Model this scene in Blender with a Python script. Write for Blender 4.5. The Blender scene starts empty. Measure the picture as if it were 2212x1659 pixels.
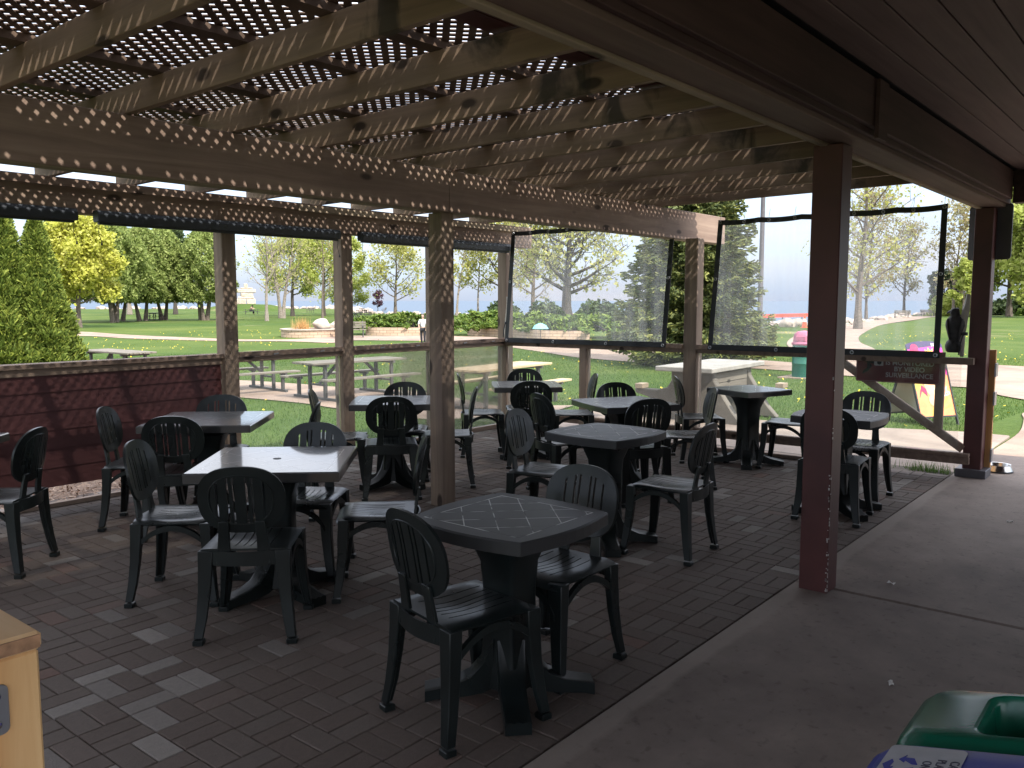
import bpy, math, random
import numpy as np
from mathutils import Vector, Matrix, noise as mnoise
R = math.radians
rnd = random.Random(7)
nrg = np.random.default_rng(11)
S = bpy.context.scene
C = S.collection

# ------------------------------------------------------------------ camera
cam = bpy.data.cameras.new('camera'); camo = bpy.data.objects.new('camera', cam); C.objects.link(camo)
S.camera = camo
cam.sensor_fit = 'HORIZONTAL'; cam.sensor_width = 36.0
cam.lens = 36.0 * 1830.0 / 2212.0
cam.clip_start = 0.05; cam.clip_end = 60000
YAW, PITCH = R(39.22), R(5.605)
_f = Vector((math.cos(YAW) * math.cos(PITCH), math.sin(YAW) * math.cos(PITCH), -math.sin(PITCH)))
_r = Vector((math.sin(YAW), -math.cos(YAW), 0)); _u = _r.cross(_f)
camo.matrix_world = Matrix(((_r.x, _u.x, -_f.x, 0), (_r.y, _u.y, -_f.y, 0), (_r.z, _u.z, -_f.z, 1.6), (0, 0, 0, 1)))
S.render.resolution_x, S.render.resolution_y = 1024, 768

# ------------------------------------------------------------------ sky and sun
SUN_DIR = Vector((-0.30, -1.0, 1.10)).normalized()
EL = math.asin(SUN_DIR.z)
W = bpy.data.worlds.new('World'); S.world = W; W.use_nodes = True
nt = W.node_tree; nt.nodes.clear()
wo = nt.nodes.new('ShaderNodeOutputWorld'); bg = nt.nodes.new('ShaderNodeBackground')
sky = nt.nodes.new('ShaderNodeTexSky'); sky.sky_type = 'NISHITA'; sky.sun_disc = False
sky.sun_elevation = EL; sky.sun_rotation = math.atan2(SUN_DIR.x, SUN_DIR.y)
sky.air_density = 1.0; sky.dust_density = 1.5; sky.ozone_density = 1.2
tc = nt.nodes.new('ShaderNodeTexCoord'); mp = nt.nodes.new('ShaderNodeMapping'); mp.inputs['Scale'].default_value = (1.6, 1.6, 9.0)
cn = nt.nodes.new('ShaderNodeTexNoise'); cn.inputs['Scale'].default_value = 1.7; cn.inputs['Detail'].default_value = 7; cn.inputs['Roughness'].default_value = 0.55
cr = nt.nodes.new('ShaderNodeValToRGB'); cr.color_ramp.elements[0].position = 0.36; cr.color_ramp.elements[1].position = 0.62
cr.color_ramp.elements[0].color = (0.0, 0.0, 0.0, 1); cr.color_ramp.elements[1].color = (1, 1, 1, 1)
mx = nt.nodes.new('ShaderNodeMix'); mx.data_type = 'RGBA'
sep = nt.nodes.new('ShaderNodeSeparateXYZ'); nt.links.new(tc.outputs['Generated'], sep.inputs[0])
ce = nt.nodes.new('ShaderNodeValToRGB'); ce.color_ramp.elements[0].position = 0.02; ce.color_ramp.elements[1].position = 0.45
ce.color_ramp.elements[0].color = (1.55, 1.6, 1.85, 1); ce.color_ramp.elements[1].color = (7.0, 7.0, 7.2, 1)   # thin cloud, brighter overhead
ce2 = nt.nodes.new('ShaderNodeValToRGB'); ce2.color_ramp.elements[0].position = 0.02; ce2.color_ramp.elements[1].position = 0.45
ce2.color_ramp.elements[0].color = (0.78, 1.15, 1.9, 1); ce2.color_ramp.elements[1].color = (5.0, 5.4, 6.4, 1)        # thinner veil between
veil = nt.nodes.new('ShaderNodeMix'); veil.data_type = 'RGBA'; fac = nt.nodes.new('ShaderNodeMapRange'); fac.inputs[3].default_value = 0.72; fac.inputs[4].default_value = 0.94
nt.links.new(sep.outputs['Z'], ce.inputs[0]); nt.links.new(sep.outputs['Z'], ce2.inputs[0])
nt.links.new(ce2.outputs[0], veil.inputs[6]); nt.links.new(ce.outputs[0], veil.inputs[7]); nt.links.new(veil.outputs[2], mx.inputs[7])
nt.links.new(tc.outputs['Generated'], mp.inputs[0]); nt.links.new(mp.outputs[0], cn.inputs[0]); nt.links.new(cn.outputs[0], cr.inputs[0])
nt.links.new(cr.outputs[0], fac.inputs[0]); nt.links.new(cr.outputs[0], veil.inputs[0]); nt.links.new(fac.outputs[0], mx.inputs[0]); nt.links.new(sky.outputs[0], mx.inputs[6]); nt.links.new(mx.outputs[2], bg.inputs[0])
bg.inputs[1].default_value = 0.13
nt.links.new(bg.outputs[0], wo.inputs[0])
sl = bpy.data.lights.new('sun', 'SUN'); sl.energy = 2.0; sl.angle = R(1.0); sl.color = (1.0, 0.93, 0.83)
so = bpy.data.objects.new('sun', sl); C.objects.link(so); so.rotation_euler = SUN_DIR.to_track_quat('Z', 'Y').to_euler(); so.location = (-10, -30, 40)
S.view_settings.view_transform = 'Standard'; S.view_settings.look = 'None'
S.view_settings.exposure = 1.85; S.view_settings.gamma = 1.0
S.cycles.use_denoising = True
S.cycles.max_bounces = 10; S.cycles.diffuse_bounces = 6; S.cycles.transparent_max_bounces = 24
S.cycles.sample_clamp_indirect = 6.0

# ------------------------------------------------------------------ helpers
def link(o, parent=None):
    C.objects.link(o)
    if parent is not None: o.parent = parent
    return o
def tag(o, label=None, cat=None, group=None, kind=None):
    if label: o['label'] = label
    if cat: o['category'] = cat
    if group: o['group'] = group
    if kind: o['kind'] = kind
    return o
def thing(name, loc, rz, label, cat, group=None):
    o = bpy.data.objects.new(name, None); link(o); o.location = loc; o.rotation_euler = (0, 0, rz)
    o.empty_display_size = 0.1
    return tag(o, label, cat, group)
def dup(root, loc=None, rz=None, label=None, group=None):
    r = root.copy(); C.objects.link(r)
    if loc is not None: r.location = loc
    if rz is not None: r.rotation_euler = (0, 0, rz)
    if label: r['label'] = label
    if group: r['group'] = group
    for ch in list(root.children):
        c = ch.copy(); C.objects.link(c); c.parent = r
        for g in list(ch.children):
            d = g.copy(); C.objects.link(d); d.parent = c
    return r

class MB:
    def __init__(s): s.v = []; s.f = []
    def add(s, vs, fs):
        n = len(s.v); s.v += [tuple(v) for v in vs]; s.f += [tuple(i + n for i in f) for f in fs]; return s
    def box(s, x0, x1, y0, y1, z0, z1):
        return s.add([(x0,y0,z0),(x1,y0,z0),(x1,y1,z0),(x0,y1,z0),(x0,y0,z1),(x1,y0,z1),(x1,y1,z1),(x0,y1,z1)],
                     [(0,3,2,1),(4,5,6,7),(0,1,5,4),(1,2,6,5),(2,3,7,6),(3,0,4,7)])
    def beam(s, p0, p1, w, h, up=(0,0,1), w1=None, h1=None):
        p0 = Vector(p0); p1 = Vector(p1); d = (p1 - p0).normalized(); upv = Vector(up)
        if abs(d.dot(upv)) > 0.98: upv = Vector((0,1,0))
        a = d.cross(upv).normalized(); b = a.cross(d).normalized()
        w1 = w if w1 is None else w1; h1 = h if h1 is None else h1
        vs = [p + a*sx*ww/2 + b*sy*hh/2 for p, ww, hh in ((p0,w,h),(p1,w1,h1)) for sx, sy in ((-1,-1),(1,-1),(1,1),(-1,1))]
        return s.add(vs, [(0,1,2,3),(7,6,5,4),(0,4,5,1),(1,5,6,2),(2,6,7,3),(3,7,4,0)])
    def tube(s, pts, rad, n=6, cap=True, flat=None):
        pts = [Vector(p) for p in pts]; m = len(pts)
        if not hasattr(rad, '__len__'): rad = [rad]*m
        rings = []; prev = None
        for i, p in enumerate(pts):
            t = (pts[min(i+1,m-1)] - pts[max(i-1,0)]).normalized()
            if prev is None:
                a = t.orthogonal().normalized()
            else:
                a = prev - t*prev.dot(t)
                a = a.normalized() if a.length > 1e-6 else t.orthogonal().normalized()
            prev = a; b = t.cross(a)
            rings.append([p + (a*math.cos(2*math.pi*k/n) + b*math.sin(2*math.pi*k/n))*rad[i] for k in range(n)])
        vs = [v for r in rings for v in r]
        fs = [(i*n+k, i*n+(k+1)%n, (i+1)*n+(k+1)%n, (i+1)*n+k) for i in range(m-1) for k in range(n)]
        if cap: fs += [tuple(range(n-1,-1,-1)), tuple((m-1)*n+k for k in range(n))]
        return s.add(vs, fs)
    def loft(s, rings, cap=True):
        n = len(rings[0]); m = len(rings)
        vs = [v for r in rings for v in r]
        fs = [(i*n+k, i*n+(k+1)%n, (i+1)*n+(k+1)%n, (i+1)*n+k) for i in range(m-1) for k in range(n)]
        if cap: fs += [tuple(range(n-1,-1,-1)), tuple((m-1)*n+k for k in range(n))]
        return s.add(vs, fs)
    def lathe(s, prof, n=20, c=(0,0,0), cap=True):
        rings = [[(c[0]+r*math.cos(2*math.pi*k/n), c[1]+r*math.sin(2*math.pi*k/n), c[2]+z) for k in range(n)] for r, z in prof]
        return s.loft(rings, cap)
    def prism(s, poly, t0, t1, axis='y'):
        # poly in the plane across axis
        def P(a, b, t): return {'y': (a, t, b), 'x': (t, a, b), 'z': (a, b, t)}[axis]
        n = len(poly); vs = [P(a,b,t0) for a,b in poly] + [P(a,b,t1) for a,b in poly]
        return s.add(vs, [tuple(range(n-1,-1,-1)), tuple(range(n,2*n))] + [(k,(k+1)%n,n+(k+1)%n,n+k) for k in range(n)])
    def xf(s, M):
        s.v = [tuple(M @ Vector(v)) for v in s.v]; return s
    def build(s, name, mat, parent=None, smooth=False, bevel=0, sub=0, solid=0):
        me = bpy.data.meshes.new(name); me.from_pydata(s.v, [], s.f); me.update()
        if mat is not None: me.materials.append(mat)
        bm_fix(me)
        if smooth: me.polygons.foreach_set('use_smooth', [True]*len(me.polygons))
        o = bpy.data.objects.new(name, me); link(o, parent)
        if solid:
            m = o.modifiers.new('s', 'SOLIDIFY'); m.thickness = solid; m.offset = 0
            m = o.modifiers.new('e', 'EDGE_SPLIT'); m.split_angle = R(38)
        if bevel:
            m = o.modifiers.new('b', 'BEVEL'); m.width = bevel; m.segments = 2 if smooth else 1; m.limit_method = 'ANGLE'; m.angle_limit = R(35)
        if sub:
            m = o.modifiers.new('u', 'SUBSURF'); m.levels = sub; m.render_levels = sub
        if smooth:
            try:
                me.set_sharp_from_angle(angle=R(40))
            except Exception: pass
        return o
import bmesh
def bm_fix(me):
    b = bmesh.new(); b.from_mesh(me); bmesh.ops.recalc_face_normals(b, faces=b.faces); b.to_mesh(me); b.free()

def np_mesh(name, V, F, mat, parent=None, smooth=False, shade=None):
    """V (n,3), F (m,k) arrays -> one mesh"""
    me = bpy.data.meshes.new(name); V = np.asarray(V, np.float32); F = np.asarray(F, np.int32); k = F.shape[1]
    me.vertices.add(len(V)); me.vertices.foreach_set('co', V.ravel())
    me.loops.add(F.size); me.loops.foreach_set('vertex_index', F.ravel())
    me.polygons.add(len(F)); me.polygons.foreach_set('loop_start', np.arange(0, F.size, k, dtype=np.int32))
    me.polygons.foreach_set('loop_total', np.full(len(F), k, np.int32))
    me.polygons.foreach_set('use_smooth', np.full(len(F), bool(smooth)))
    me.update(calc_edges=True)
    if shade is not None:
        a = me.attributes.new('shade', 'FLOAT', 'FACE'); a.data.foreach_set('value', np.asarray(shade, np.float32))
    me.materials.append(mat)
    o = bpy.data.objects.new(name, me); link(o, parent); return o

# ------------------------------------------------------------------ materials
def nm(name):
    m = bpy.data.materials.new(name); m.use_nodes = True
    n = m.node_tree; b = n.nodes['Principled BSDF']; return m, n, b
def setc(b, c): b.inputs['Base Color'].default_value = (*c, 1)
def pm(name, col, rough=0.6, var=0.2, vs=4.0, bump=0.08, bs=60.0, metal=0.0, col2=None, spec=0.5, detail=5):
    m, n, b = nm(name)
    t = n.nodes.new('ShaderNodeTexCoord'); a = n.nodes.new('ShaderNodeTexNoise'); a.inputs['Scale'].default_value = vs; a.inputs['Detail'].default_value = detail
    r = n.nodes.new('ShaderNodeValToRGB'); r.color_ramp.elements[0].position = 0.32; r.color_ramp.elements[1].position = 0.68
    c2 = col2 if col2 else tuple(min(1, x*(1+var)) for x in col)
    r.color_ramp.elements[0].color = (*[x*(1-var) for x in col], 1); r.color_ramp.elements[1].color = (*c2, 1)
    n.links.new(t.outputs['Object'], a.inputs[0]); n.links.new(a.outputs[0], r.inputs[0]); n.links.new(r.outputs[0], b.inputs['Base Color'])
    b.inputs['Roughness'].default_value = rough; b.inputs['Metallic'].default_value = metal; b.inputs['Specular IOR Level'].default_value = spec
    if bump:
        a2 = n.nodes.new('ShaderNodeTexNoise'); a2.inputs['Scale'].default_value = bs; a2.inputs['Detail'].default_value = 3
        bp = n.nodes.new('ShaderNodeBump'); bp.inputs['Strength'].default_value = bump; bp.inputs['Distance'].default_value = 0.01
        n.links.new(t.outputs['Object'], a2.inputs[0]); n.links.new(a2.outputs[0], bp.inputs['Height']); n.links.new(bp.outputs[0], b.inputs['Normal'])
    return m
def wood(name, c0, c1, axis='x', rough=0.75, knots=True, stain=None):
    m, n, b = nm(name); L = n.links
    t = n.nodes.new('ShaderNodeTexCoord'); mp = n.nodes.new('ShaderNodeMapping')
    sc = {'x': (0.7, 12, 12), 'y': (12, 0.7, 12), 'z': (12, 12, 0.7)}[axis]; mp.inputs['Scale'].default_value = sc
    L.new(t.outputs['Object'], mp.inputs[0])
    a = n.nodes.new('ShaderNodeTexNoise'); a.inputs['Scale'].default_value = 1.3; a.inputs['Detail'].default_value = 8; a.inputs['Roughness'].default_value = 0.6; a.inputs['Distortion'].default_value = 0.6
    L.new(mp.outputs[0], a.inputs[0])
    r = n.nodes.new('ShaderNodeValToRGB'); r.color_ramp.elements[0].position = 0.3; r.color_ramp.elements[1].position = 0.72
    r.color_ramp.elements[0].color = (*c0, 1); r.color_ramp.elements[1].color = (*c1, 1); L.new(a.outputs[0], r.inputs[0])
    col = r.outputs[0]
    big = n.nodes.new('ShaderNodeTexNoise'); big.inputs['Scale'].default_value = 1.1; big.inputs['Detail'].default_value = 4; L.new(t.outputs['Object'], big.inputs[0])
    mm = n.nodes.new('ShaderNodeMix'); mm.data_type = 'RGBA'; mm.blend_type = 'MULTIPLY'; mm.inputs[0].default_value = 0.55
    r3 = n.nodes.new('ShaderNodeValToRGB'); r3.color_ramp.elements[0].position = 0.3; r3.color_ramp.elements[1].position = 0.7
    r3.color_ramp.elements[0].color = (0.5, 0.52, 0.5, 1); r3.color_ramp.elements[1].color = (1, 1, 1, 1)
    L.new(big.outputs[0], r3.inputs[0]); L.new(col, mm.inputs[6]); L.new(r3.outputs[0], mm.inputs[7]); col = mm.outputs[2]
    if knots:
        mk = n.nodes.new('ShaderNodeMapping'); mk.inputs['Scale'].default_value = {'x': (2.2, 5, 5), 'y': (5, 2.2, 5), 'z': (5, 5, 2.2)}[axis]
        v = n.nodes.new('ShaderNodeTexVoronoi'); v.inputs['Scale'].default_value = 1.0; v.inputs['Randomness'].default_value = 1.0
        L.new(t.outputs['Object'], mk.inputs[0]); L.new(mk.outputs[0], v.inputs[0])
        rk = n.nodes.new('ShaderNodeValToRGB'); rk.color_ramp.elements[0].position = 0.11; rk.color_ramp.elements[1].position = 0.17
        rk.color_ramp.elements[0].color = (1, 1, 1, 1); rk.color_ramp.elements[1].color = (0, 0, 0, 1); L.new(v.outputs['Distance'], rk.inputs[0])
        mk2 = n.nodes.new('ShaderNodeMix'); mk2.data_type = 'RGBA'; L.new(rk.outputs[0], mk2.inputs[0]); L.new(col, mk2.inputs[6]); mk2.inputs[7].default_value = (*[x*0.28 for x in c0], 1)
        col = mk2.outputs[2]
    if stain:
        # dark water stains running down from the roof eave, between two distances in y
        sx = n.nodes.new('ShaderNodeSeparateXYZ'); L.new(t.outputs['Object'], sx.inputs[0])
        mr = n.nodes.new('ShaderNodeMapRange'); mr.inputs[1].default_value = stain[0]; mr.inputs[2].default_value = stain[0]+0.18
        mr2 = n.nodes.new('ShaderNodeMapRange'); mr2.inputs[1].default_value = stain[1]; mr2.inputs[2].default_value = stain[1]-0.35
        L.new(sx.outputs['Y'], mr.inputs[0]); L.new(sx.outputs['Y'], mr2.inputs[0])
        mu = n.nodes.new('ShaderNodeMath'); mu.operation = 'MULTIPLY'; L.new(mr.outputs[0], mu.inputs[0]); L.new(mr2.outputs[0], mu.inputs[1])
        ns = n.nodes.new('ShaderNodeTexNoise'); ns.inputs['Scale'].default_value = 1.0; ns.inputs['Detail'].default_value = 6; ns.inputs['Roughness'].default_value = 0.55; ns.inputs['Distortion'].default_value = 0.8
        sm_ = n.nodes.new('ShaderNodeMapping'); sm_.inputs['Scale'].default_value = (3.1, 4.2, 2.4); L.new(t.outputs['Object'], sm_.inputs[0]); L.new(sm_.outputs[0], ns.inputs[0])
        mu2 = n.nodes.new('ShaderNodeMath'); mu2.operation = 'MULTIPLY'; L.new(mu.outputs[0], mu2.inputs[0]); L.new(ns.outputs[0], mu2.inputs[1])
        rs = n.nodes.new('ShaderNodeValToRGB'); rs.color_ramp.elements[0].position = 0.46; rs.color_ramp.elements[1].position = 0.60; rs.color_ramp.elements[1].color = (0.82, 0.82, 0.82, 1)
        L.new(mu2.outputs[0], rs.inputs[0])
        ms = n.nodes.new('ShaderNodeMix'); ms.data_type = 'RGBA'; L.new(rs.outputs[0], ms.inputs[0]); L.new(col, ms.inputs[6]); ms.inputs[7].default_value = (0.028, 0.027, 0.02, 1)
        col = ms.outputs[2]
    L.new(col, b.inputs['Base Color']); b.inputs['Roughness'].default_value = rough; b.inputs['Specular IOR Level'].default_value = 0.3
    bp = n.nodes.new('ShaderNodeBump'); bp.inputs['Strength'].default_value = 0.35; bp.inputs['Distance'].default_value = 0.004
    L.new(a.outputs[0], bp.inputs['Height']); L.new(bp.outputs[0], b.inputs['Normal'])
    return m
def leafmat(name, cols, rough=0.6, trans=0.25):
    m, n, b = nm(name); L = n.links
    g = n.nodes.new('ShaderNodeNewGeometry'); r = n.nodes.new('ShaderNodeValToRGB')
    e = r.color_ramp.elements; e[0].position = 0.0; e[1].position = 1.0
    e[0].color = (*cols[0], 1); e[1].color = (*cols[-1], 1)
    for i, c in enumerate(cols[1:-1]):
        x = e.new((i+1)/(len(cols)-1)); x.color = (*c, 1)
    L.new(g.outputs['Random Per Island'], r.inputs[0]); L.new(r.outputs[0], b.inputs['Base Color'])
    b.inputs['Roughness'].default_value = rough; b.inputs['Specular IOR Level'].default_value = 0.25
    tr = n.nodes.new('ShaderNodeBsdfTranslucent'); L.new(r.outputs[0], tr.inputs[0])
    mix = n.nodes.new('ShaderNodeMixShader'); mix.inputs[0].default_value = trans
    out = n.nodes['Material Output']; L.new(b.outputs[0], mix.inputs[1]); L.new(tr.outputs[0], mix.inputs[2]); L.new(mix.outputs[0], out.inputs[0])
    return m
def glassy(name, fac, haze=(0.75, 0.78, 0.8), tint=(1, 1, 1), streak=False, gloss=0.5, sc=(3, 3, 0.35)):
    """thin clear sheet: mostly see-through, a little dust and a little gloss"""
    m, n, b = nm(name); L = n.links; n.nodes.remove(b); out = n.nodes['Material Output']
    t = n.nodes.new('ShaderNodeBsdfTransparent'); t.inputs[0].default_value = (*tint, 1)
    d = n.nodes.new('ShaderNodeBsdfDiffuse'); d.inputs[0].default_value = (*haze, 1)
    tl = n.nodes.new('ShaderNodeBsdfTranslucent'); tl.inputs[0].default_value = (*haze, 1)
    g = n.nodes.new('ShaderNodeBsdfGlossy'); g.inputs['Roughness'].default_value = 0.06
    m0 = n.nodes.new('ShaderNodeMixShader'); m0.inputs[0].default_value = 0.8; L.new(d.outputs[0], m0.inputs[1]); L.new(tl.outputs[0], m0.inputs[2])
    m1 = n.nodes.new('ShaderNodeMixShader'); L.new(t.outputs[0], m1.inputs[1]); L.new(m0.outputs[0], m1.inputs[2])
    tc = n.nodes.new('ShaderNodeTexCoord'); mp = n.nodes.new('ShaderNodeMapping'); mp.inputs['Scale'].default_value = sc
    ns = n.nodes.new('ShaderNodeTexNoise'); ns.inputs['Scale'].default_value = 2.2; ns.inputs['Detail'].default_value = 6; ns.inputs['Roughness'].default_value = 0.65
    L.new(tc.outputs['Object'], mp.inputs[0]); L.new(mp.outputs[0], ns.inputs[0])
    mr = n.nodes.new('ShaderNodeMapRange'); mr.inputs[1].default_value = 0.35; mr.inputs[2].default_value = 0.8; mr.inputs[3].default_value = fac*0.5; mr.inputs[4].default_value = fac*(2.6 if streak else 1.4)
    L.new(ns.outputs[0], mr.inputs[0]); L.new(mr.outputs[0], m1.inputs[0])
    fr = n.nodes.new('ShaderNodeFresnel'); fr.inputs[0].default_value = 1.45
    mu = n.nodes.new('ShaderNodeMath'); mu.operation = 'MULTIPLY'; mu.inputs[1].default_value = gloss; L.new(fr.outputs[0], mu.inputs[0])
    m2 = n.nodes.new('ShaderNodeMixShader'); L.new(mu.outputs[0], m2.inputs[0]); L.new(m1.outputs[0], m2.inputs[1]); L.new(g.outputs[0], m2.inputs[2])
    L.new(m2.outputs[0], out.inputs[0])
    return m

M = {}
M['lumx'] = wood('weathered lumber along x', (0.215, 0.148, 0.118), (0.37, 0.275, 0.213), 'x')
M['lumy'] = wood('weathered lumber along y', (0.21, 0.147, 0.11), (0.37, 0.265, 0.19), 'y', stain=(2.2, 3.0))
M['lumz'] = wood('weathered lumber upright', (0.20, 0.145, 0.115), (0.36, 0.275, 0.205), 'z')
M['ledger'] = wood('pale ledger lumber', (0.28, 0.22, 0.16), (0.42, 0.34, 0.25), 'x')
M['beambrown'] = wood('brown stained beam', (0.13, 0.085, 0.07), (0.2, 0.14, 0.115), 'x', knots=False)
M['darkwood'] = wood('dark stained wood', (0.055, 0.03, 0.027), (0.10, 0.058, 0.052), 'x', knots=False)
M['lattice'] = pm('dark brown lattice', (0.10, 0.065, 0.045), 0.8, 0.3, 3)
M['redpaint'] = pm('worn dark red paint', (0.088, 0.027, 0.025), 0.5, 0.22, 3.0, 0.06, 40)
M['siding'] = pm('dark red siding paint', (0.082, 0.026, 0.026), 0.6, 0.2, 2.2, 0.08, 50)
M['newwood_x'] = wood('fresh pine along x', (0.62, 0.40, 0.2), (0.8, 0.58, 0.34), 'x')
M['newwood_y'] = wood('fresh pine along y', (0.72, 0.43, 0.21), (0.9, 0.63, 0.37), 'y')
M['newwood_z'] = wood('fresh pine upright', (0.70, 0.36, 0.14), (0.90, 0.58, 0.28), 'z')
M['endgrain'] = pm('pine end grain', (0.36, 0.2, 0.11), 0.8, 0.35, 30, 0.2, 60)
M['greywood'] = wood('grey weathered table boards', (0.14, 0.12, 0.10), (0.27, 0.24, 0.20), 'x')
M['palewood'] = wood('pale new table boards', (0.5, 0.37, 0.22), (0.68, 0.53, 0.34), 'x')
M['frame_metal'] = pm('dark painted steel frame', (0.06, 0.06, 0.06), 0.55, 0.2, 4)
M['plastic'] = pm('dark green black resin', (0.009, 0.0125, 0.0125), 0.30, 0.25, 5, 0.02, 160, spec=0.42)
_n = M['plastic'].node_tree; _b = _n.nodes['Principled BSDF']; _oi = _n.nodes.new('ShaderNodeObjectInfo'); _tc = _n.nodes.new('ShaderNodeTexCoord')
_w = _n.nodes.new('ShaderNodeTexNoise'); _w.inputs['Scale'].default_value = 4.0; _w.inputs['Detail'].default_value = 3; _n.links.new(_tc.outputs['Object'], _w.inputs[0])
_ad = _n.nodes.new('ShaderNodeMath'); _ad.operation = 'MULTIPLY_ADD'; _ad.inputs[1].default_value = 0.35; _n.links.new(_oi.outputs['Random'], _ad.inputs[0]); _n.links.new(_w.outputs[0], _ad.inputs[2])
_mr = _n.nodes.new('ShaderNodeMapRange'); _mr.inputs[1].default_value = 0.35; _mr.inputs[2].default_value = 1.0; _mr.inputs[3].default_value = 0.24; _mr.inputs[4].default_value = 0.40
_n.links.new(_ad.outputs[0], _mr.inputs[0]); _n.links.new(_mr.outputs[0], _b.inputs['Roughness'])
M['concrete'] = None
M['soffit'] = wood('dark brown soffit boards', (0.10, 0.066, 0.06), (0.165, 0.115, 0.105), 'x', rough=0.7, knots=False)
M['galv'] = pm('galvanised steel', (0.35, 0.36, 0.38), 0.35, 0.15, 8, 0.02, 60, metal=0.8)
M['steel'] = pm('polished steel', (0.62, 0.6, 0.57), 0.22, 0.06, 8, 0, metal=1.0)
M['black'] = pm('black vinyl', (0.018, 0.02, 0.024), 0.5, 0.2, 5, 0.05, 80)
M['shade_case'] = pm('dark slate blind cassette', (0.03, 0.037, 0.047), 0.5, 0.15, 6)
M['beige'] = pm('gathered cloudy vinyl', (0.4, 0.36, 0.32), 0.35, 0.25, 12, 0.3, 20)
M['vinyl'] = glassy('clear vinyl curtain', 0.105, (0.95, 0.96, 0.98), streak=True, gloss=0.9)
M['pane'] = glassy('clear acrylic pane', 0.06, (0.62, 0.64, 0.62), (0.97, 0.98, 0.97), gloss=0.7, sc=(1, 1, 1))
M['mulch'] = pm('wood chip mulch', (0.17, 0.1, 0.065), 0.95, 0.6, 28, 0.8, 45, col2=(0.34, 0.22, 0.15))
M['stonepale'] = pm('pale limestone boulder', (0.45, 0.38, 0.31), 0.9, 0.2, 3, 0.3, 12)
M['stonepink'] = pm('pinkish shore rock', (0.40, 0.33, 0.28), 0.9, 0.3, 1.5, 0.3, 6)
M['bark'] = pm('grey brown bark', (0.13, 0.105, 0.085), 0.95, 0.35, 9, 0.6, 25)
M['barkpale'] = pm('pale bark', (0.22, 0.19, 0.16), 0.95, 0.3, 8, 0.5, 22)
M['barkdark'] = pm('dark bark', (0.06, 0.05, 0.042), 0.95, 0.3, 9, 0.5, 22)
M['conc_table'] = pm('grey cast concrete', (0.145, 0.13, 0.11), 0.9, 0.2, 5, 0.25, 50)
M['conc_top'] = pm('whitish worn table slab', (0.29, 0.275, 0.25), 0.85, 0.15, 6, 0.2, 40)
M['greenplastic'] = pm('green bin plastic', (0.006, 0.10, 0.058), 0.25, 0.12, 4, 0.03, 120, spec=0.45)
M['blueplastic'] = pm('blue bin plastic', (0.012, 0.02, 0.30), 0.42, 0.12, 4, 0.03, 120, spec=0.3)
M['sticker'] = pm('white bin sticker', (0.42, 0.42, 0.45), 0.45, 0.1, 20)
M['inkgrey'] = pm('dark sticker ink', (0.05, 0.05, 0.08), 0.6, 0.1, 20, 0)
M['signred'] = pm('dark red sign', (0.16, 0.028, 0.03), 0.4, 0.1, 6, 0.01)
M['signwhite'] = pm('greyish sign lettering', (0.55, 0.52, 0.52), 0.5, 0.08, 10, 0)
M['white'] = pm('white paint', (0.75, 0.73, 0.7), 0.5, 0.06, 6, 0)
M['greymetal'] = pm('grey board back', (0.1, 0.095, 0.105), 0.5, 0.1, 4)
M['poster_pink'] = pm('poster pink', (0.72, 0.05, 0.34), 0.35, 0.12, 9, 0)
M['poster_orange'] = pm('poster orange', (0.95, 0.33, 0.14), 0.35, 0.1, 9, 0)
M['poster_yellow'] = pm('poster yellow', (0.92, 0.6, 0.1), 0.35, 0.1, 9, 0)
M['poster_red'] = pm('poster crimson', (0.75, 0.03, 0.12), 0.35, 0.1, 9, 0)
M['poster_peach'] = pm('poster peach', (0.95, 0.55, 0.32), 0.35, 0.1, 9, 0)
M['poster_navy'] = pm('poster navy', (0.05, 0.035, 0.11), 0.35, 0.1, 9, 0)
M['boardwhite'] = pm('off white board', (0.5, 0.49, 0.46), 0.4, 0.08, 3, 0)
M['orange'] = pm('orange plastic', (0.75, 0.11, 0.03), 0.5, 0.1, 6)
M['fencered'] = pm('red orange barrier', (0.6, 0.08, 0.05), 0.6, 0.15, 6)
M['can_green'] = pm('dark green enamel', (0.012, 0.12, 0.085), 0.35, 0.12, 4)
M['can_pink'] = pm('faded maroon plastic dome', (0.38, 0.1, 0.17), 0.4, 0.15, 4)
M['falcon'] = pm('dark painted decoy', (0.03, 0.028, 0.03), 0.6, 0.5, 22, 0.3, 50)
M['skin'] = pm('skin', (0.5, 0.33, 0.25), 0.6, 0.05, 8, 0)
M['cloth_white'] = pm('white shirt cloth', (0.7, 0.68, 0.72), 0.9, 0.08, 12, 0.1)
M['cloth_dark'] = pm('dark cloth', (0.018, 0.018, 0.024), 0.9, 0.1, 12, 0.1)
M['cloth_brown'] = pm('tan cloth', (0.32, 0.21, 0.15), 0.9, 0.1, 12, 0.1)
M['cloth_cyan'] = pm('pale cyan fabric', (0.2, 0.55, 0.62), 0.8, 0.1, 8, 0.1)
M['hair'] = pm('dark hair', (0.025, 0.018, 0.014), 0.7, 0.2, 20, 0.2)
M['drygrass'] = leafmat('dry ornamental grass', [(0.5, 0.27, 0.1), (0.6, 0.4, 0.18)])
M['grassblade'] = leafmat('grass blades', [(0.055, 0.112, 0.024), (0.082, 0.152, 0.032), (0.13, 0.19, 0.05)], trans=0.35)
M['dandelion'] = pm('dandelion yellow', (0.85, 0.62, 0.03), 0.7, 0.1, 9, 0)
M['cedar'] = leafmat('cedar sprays', [(0.065, 0.10, 0.018), (0.14, 0.19, 0.034), (0.29, 0.33, 0.06)], trans=0.2)
M['cedar_far'] = leafmat('far cedar sprays', [(0.13, 0.18, 0.045), (0.24, 0.3, 0.08), (0.36, 0.41, 0.14)], trans=0.4)
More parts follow.
